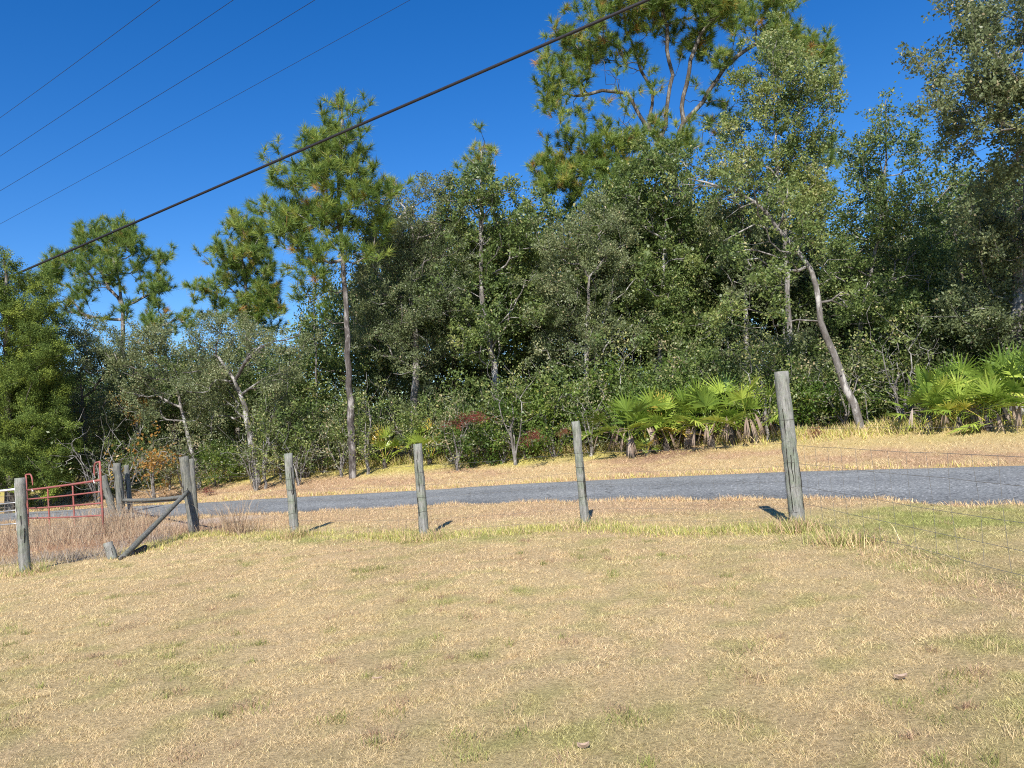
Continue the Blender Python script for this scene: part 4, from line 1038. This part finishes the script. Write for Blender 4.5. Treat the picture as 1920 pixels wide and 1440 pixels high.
def hmax(px):     # skyline of the deep trees, by place along the wood (metres above ground)
    return np.interp(px, [-200, 60, 300, 520, 560, 620, 680, 760, 1000, 1200, 1480, 1520, 1620, 1680, 1900, 2300], [5.6, 5.6, 5.6, 5.6, 2.8, 2.8, 8.8, 10.4, 10.0, 10.4, 9.6, 8.8, 6.6, 7.6, 9.5, 9.5])
for row, (d0, st) in enumerate([(30, 115), (34, 125), (39, 140)]):
    for px in np.arange(-150, 2150, st):
        px_ = px + r.uniform(-30, 30) + row * 40; d_ = d0 + r.uniform(-1, 1) - (px_ - 960) * 0.003
        hh = hmax(px_) * (1.03 + row * .11) * r.uniform(.85, 1.0)
        k = int(r.integers(0, 3)); sc = hh / [6.3, 7.3, 8.9][k]
        vis = 'low scrub tree deep in the left part of the wood, mostly hidden' if px_ < 640 else ('dark tree deep in the middle of the wood, mostly hidden' if px_ < 1350 else 'shaded tree deep in the right part of the wood, mostly hidden')
        o = put(pb[k], px_, d_, sc, vis, 'tree', WG + (' left' if px_ < 640 else ' middle' if px_ < 1350 else ' right'), rot=r.random() * 6.28, zs=r.uniform(.92, 1.05))
        w_ = max(.75, min(1.5, 1 / sc)); o.scale = (sc * w_, sc * w_, sc)

# far thicket closing the horizon
r = np.random.default_rng(17); n = 2600
fx_ = (r.random(n) * 2 - 1) * 95; fy_ = 50 + r.random(n) * 16 + np.abs(fx_) * .05
fz_ = H(fx_, fy_) + r.random(n) * (2.6 + 1.6 * vnoise(fx_, fy_, .3, 3))
v, f, t = leaves(np.stack([fx_, fy_, fz_], -1), 44, 1.1, .34, .22, np.clip(.3 + r.normal(0, .2, n), 0, 1), r)
far_ = mesh('far_woods', v, f, MOAK, tint=t); ident(far_, 'low dark thicket far behind the trees closing the view', 'woods', kind='stuff')

# ------------------------------------------------------------------ palmettos
def fan(g_, root, tipdir, r, petL, bl, nb=15, span=2.9, droop=0.2, t=.5, wid=.028, dead=False):
    tipdir = tipdir / np.linalg.norm(tipdir)
    hub = root + tipdir * petL
    side = np.cross(tipdir, [0, 0, 1.0]); side /= np.linalg.norm(side) + 1e-9
    g_.tube([root, root + tipdir * petL * .5 + [0, 0, .02], hub], [.012, .009, .007], 4, False, t=min(1, t + .1))
    nrm = np.cross(side, tipdir); tilt = r.uniform(-.5, .5)
    s2 = side * math.cos(tilt) + nrm * math.sin(tilt)
    for a in np.linspace(-span / 2, span / 2, nb):
        a = a + r.normal(0, .03)
        dv = tipdir * math.cos(a) + s2 * math.sin(a); l = bl * (0.72 + .28 * math.cos(a * .8)) * r.uniform(.9, 1.05)
        if dead: dv = dv * .5 + np.array([0, 0, -.9]); dv /= np.linalg.norm(dv)
        m1 = hub + dv * l * .5 + np.array([0, 0, -droop * .18 * l]); e = hub + dv * l + np.array([0, 0, -droop * l * r.uniform(.6, 1.3)])
        wv = np.cross(dv, nrm + r.normal(0, .22, 3)); wv /= np.linalg.norm(wv) + 1e-9; wv *= wid / 2
        m0 = hub + dv * l * .28; wv = wv * (1 + .3 * (a % .1))
        v = np.array([m0 - wv * 1.15, m0 + wv * 1.15, m1 + wv, m1 - wv, e + wv * .12, e - wv * .12, hub - wv * .15, hub + wv * .15])
        tt = np.clip(t + r.normal(0, .06), 0, 1)
        g_.add(v, np.array([[6, 7, 1, 0], [0, 1, 2, 3], [3, 2, 4, 5]]), float(tt))

def palmetto_proto(seed, n_live=26, n_dead=9, sz=1.0, tm=.55, stem=True, yellow=.15):
    r = np.random.default_rng(8000 + seed)
    th = thing('palmetto', (0, 0, 0), '', None)
    g1 = Geo()
    for k in range(n_live):
        az = k * 2.4 + r.normal(0, .3); el = math.radians(np.interp(k / n_live, [0, 1], [82, 8]) + r.normal(0, 7))
        dv = np.array([math.cos(az) * math.cos(el), math.sin(az) * math.cos(el), math.sin(el)])
        rt = np.array([r.normal(0, .10), r.normal(0, .10), .22 + r.random() * .15])
        t = tm + r.normal(0, .16) + (r.random() < yellow and k > n_live * .5) * .35
        fan(g1, rt * sz, dv, r, sz * r.uniform(.55, 1.15), sz * r.uniform(.5, .68), t=float(np.clip(t, 0, 1)), droop=.04 + .22 * (k / n_live), wid=.048 * sz)
    g1.build('fans', MPALM, th, False)
    g2 = Geo()
    for k in range(n_dead):
        az = r.random() * 6.28; dv = np.array([math.cos(az), math.sin(az), r.uniform(-.25, .3)])
        fan(g2, np.array([0, 0, .6]) * sz, dv, r, sz * r.uniform(.3, .75), sz * .42, nb=7, span=.9, droop=.4, t=float(r.uniform(0, .75)), dead=True, wid=.024 * sz)
    if n_dead: g2.build('dead_fans', MDEAD, th, False)
    g3 = Geo(); g3.tube([[0, 0, -.08], [.02, 0, .2], [0, .02, .42 * sz]], [.11 * sz, .10 * sz, .06 * sz], 8, True, rough=.4); g3.build('stem', BDARK, th)
    return th
pA, pB, pC = palmetto_proto(1, 18, 9, 1.15, .42), palmetto_proto(2, 17, 11, 1.1, .46, yellow=.3), palmetto_proto(3, 14, 0, .85, .62, yellow=.1)
pD = palmetto_proto(4, 19, 2, 1.15, .40, yellow=.12); pE = palmetto_proto(5, 16, 3, 1.1, .45, yellow=.3)
PG = 'saw palmettos at the wood edge'
for pr, px, py, sc, lb in [
    (pA, 1182, 854, 1.02, 'left palmetto of the big clump, lime fans fanned to the left'), (pB, 1215, 850, .98, 'palmetto with grey dead fans hanging, second in the big clump'),
    (pC, 1250, 846, 1.1, 'small bright palmetto in the middle dip of the big clump'), (pC, 1212, 856, .45, 'tiny yellow palmetto low at the front of the big clump'),
    (pA, 1300, 836, 1.0, 'full palmetto starting the right half of the big clump'), (pB, 1335, 838, 1.0, 'palmetto with a skirt of pale dead fans in the clump right half'),
    (pB, 1375, 834, 1.05, 'palmetto with yellowing fans near the clump right end'), (pA, 1385, 816, 1.25, 'tallest palmetto at the back right of the big clump'), (pB, 1415, 830, .9, 'rightmost palmetto of the big clump beside the corner post'),
    (pC, 722, 879, .95, 'small lime palmetto left of the mossy post top'), (pC, 806, 872, 1.0, 'small palmetto directly behind the mossy post top'),
    (pD, 1745, 808, .78, 'leftmost of the right-hand palmettos, nearest the leaning pale trunk'), (pE, 1800, 808, .74, 'right-hand palmetto with an orange-yellow fan low at the front'),
    (pD, 1790, 801, .85, 'upright palmetto at the back of the right-hand group'), (pE, 1855, 807, .78, 'palmetto with yellow star-shaped fan before the dark oak'), (pD, 1890, 800, .92, 'big dark palmetto near the right edge'), (pD, 1945, 803, .95, 'palmetto cut by the right edge')]:
    put(pr, px, 0, sc, lb, 'palmetto', PG, py=py)

# litter on the lawn
MLEAF = plain('dry_leaf', (0.42, 0.31, 0.23), 0.8, 0.2)
for px, py, s_, lb in [(1690, 1281, .035, 'curled brown leaf lying on the lawn at the right'), (1095, 1412, .028, 'dull pinkish dead leaf at the bottom of the lawn'), (708, 1283, .03, 'greyish dead leaf on the lawn, left of the middle')]:
    p = hit(px, py); r = np.random.default_rng(px); u = np.linspace(-1, 1, 7); vv = []
    for a in u:
        for b_ in (-1, 0, 1): vv.append([a * s_, b_ * s_ * .45 * (1 - a * a * .9), .022 + .018 * (b_ * b_) + .012 * a * a])
    vv = np.array(vv) + p; ff = [[k * 3 + q, k * 3 + q + 1, k * 3 + q + 4, k * 3 + q + 3] for k in range(6) for q in (0, 1)]
    o = mesh('fallen_leaf', vv, ff, MLEAF, origin=p); ident(o, lb, 'leaf', 'dead leaves on the lawn')
print('scene done')
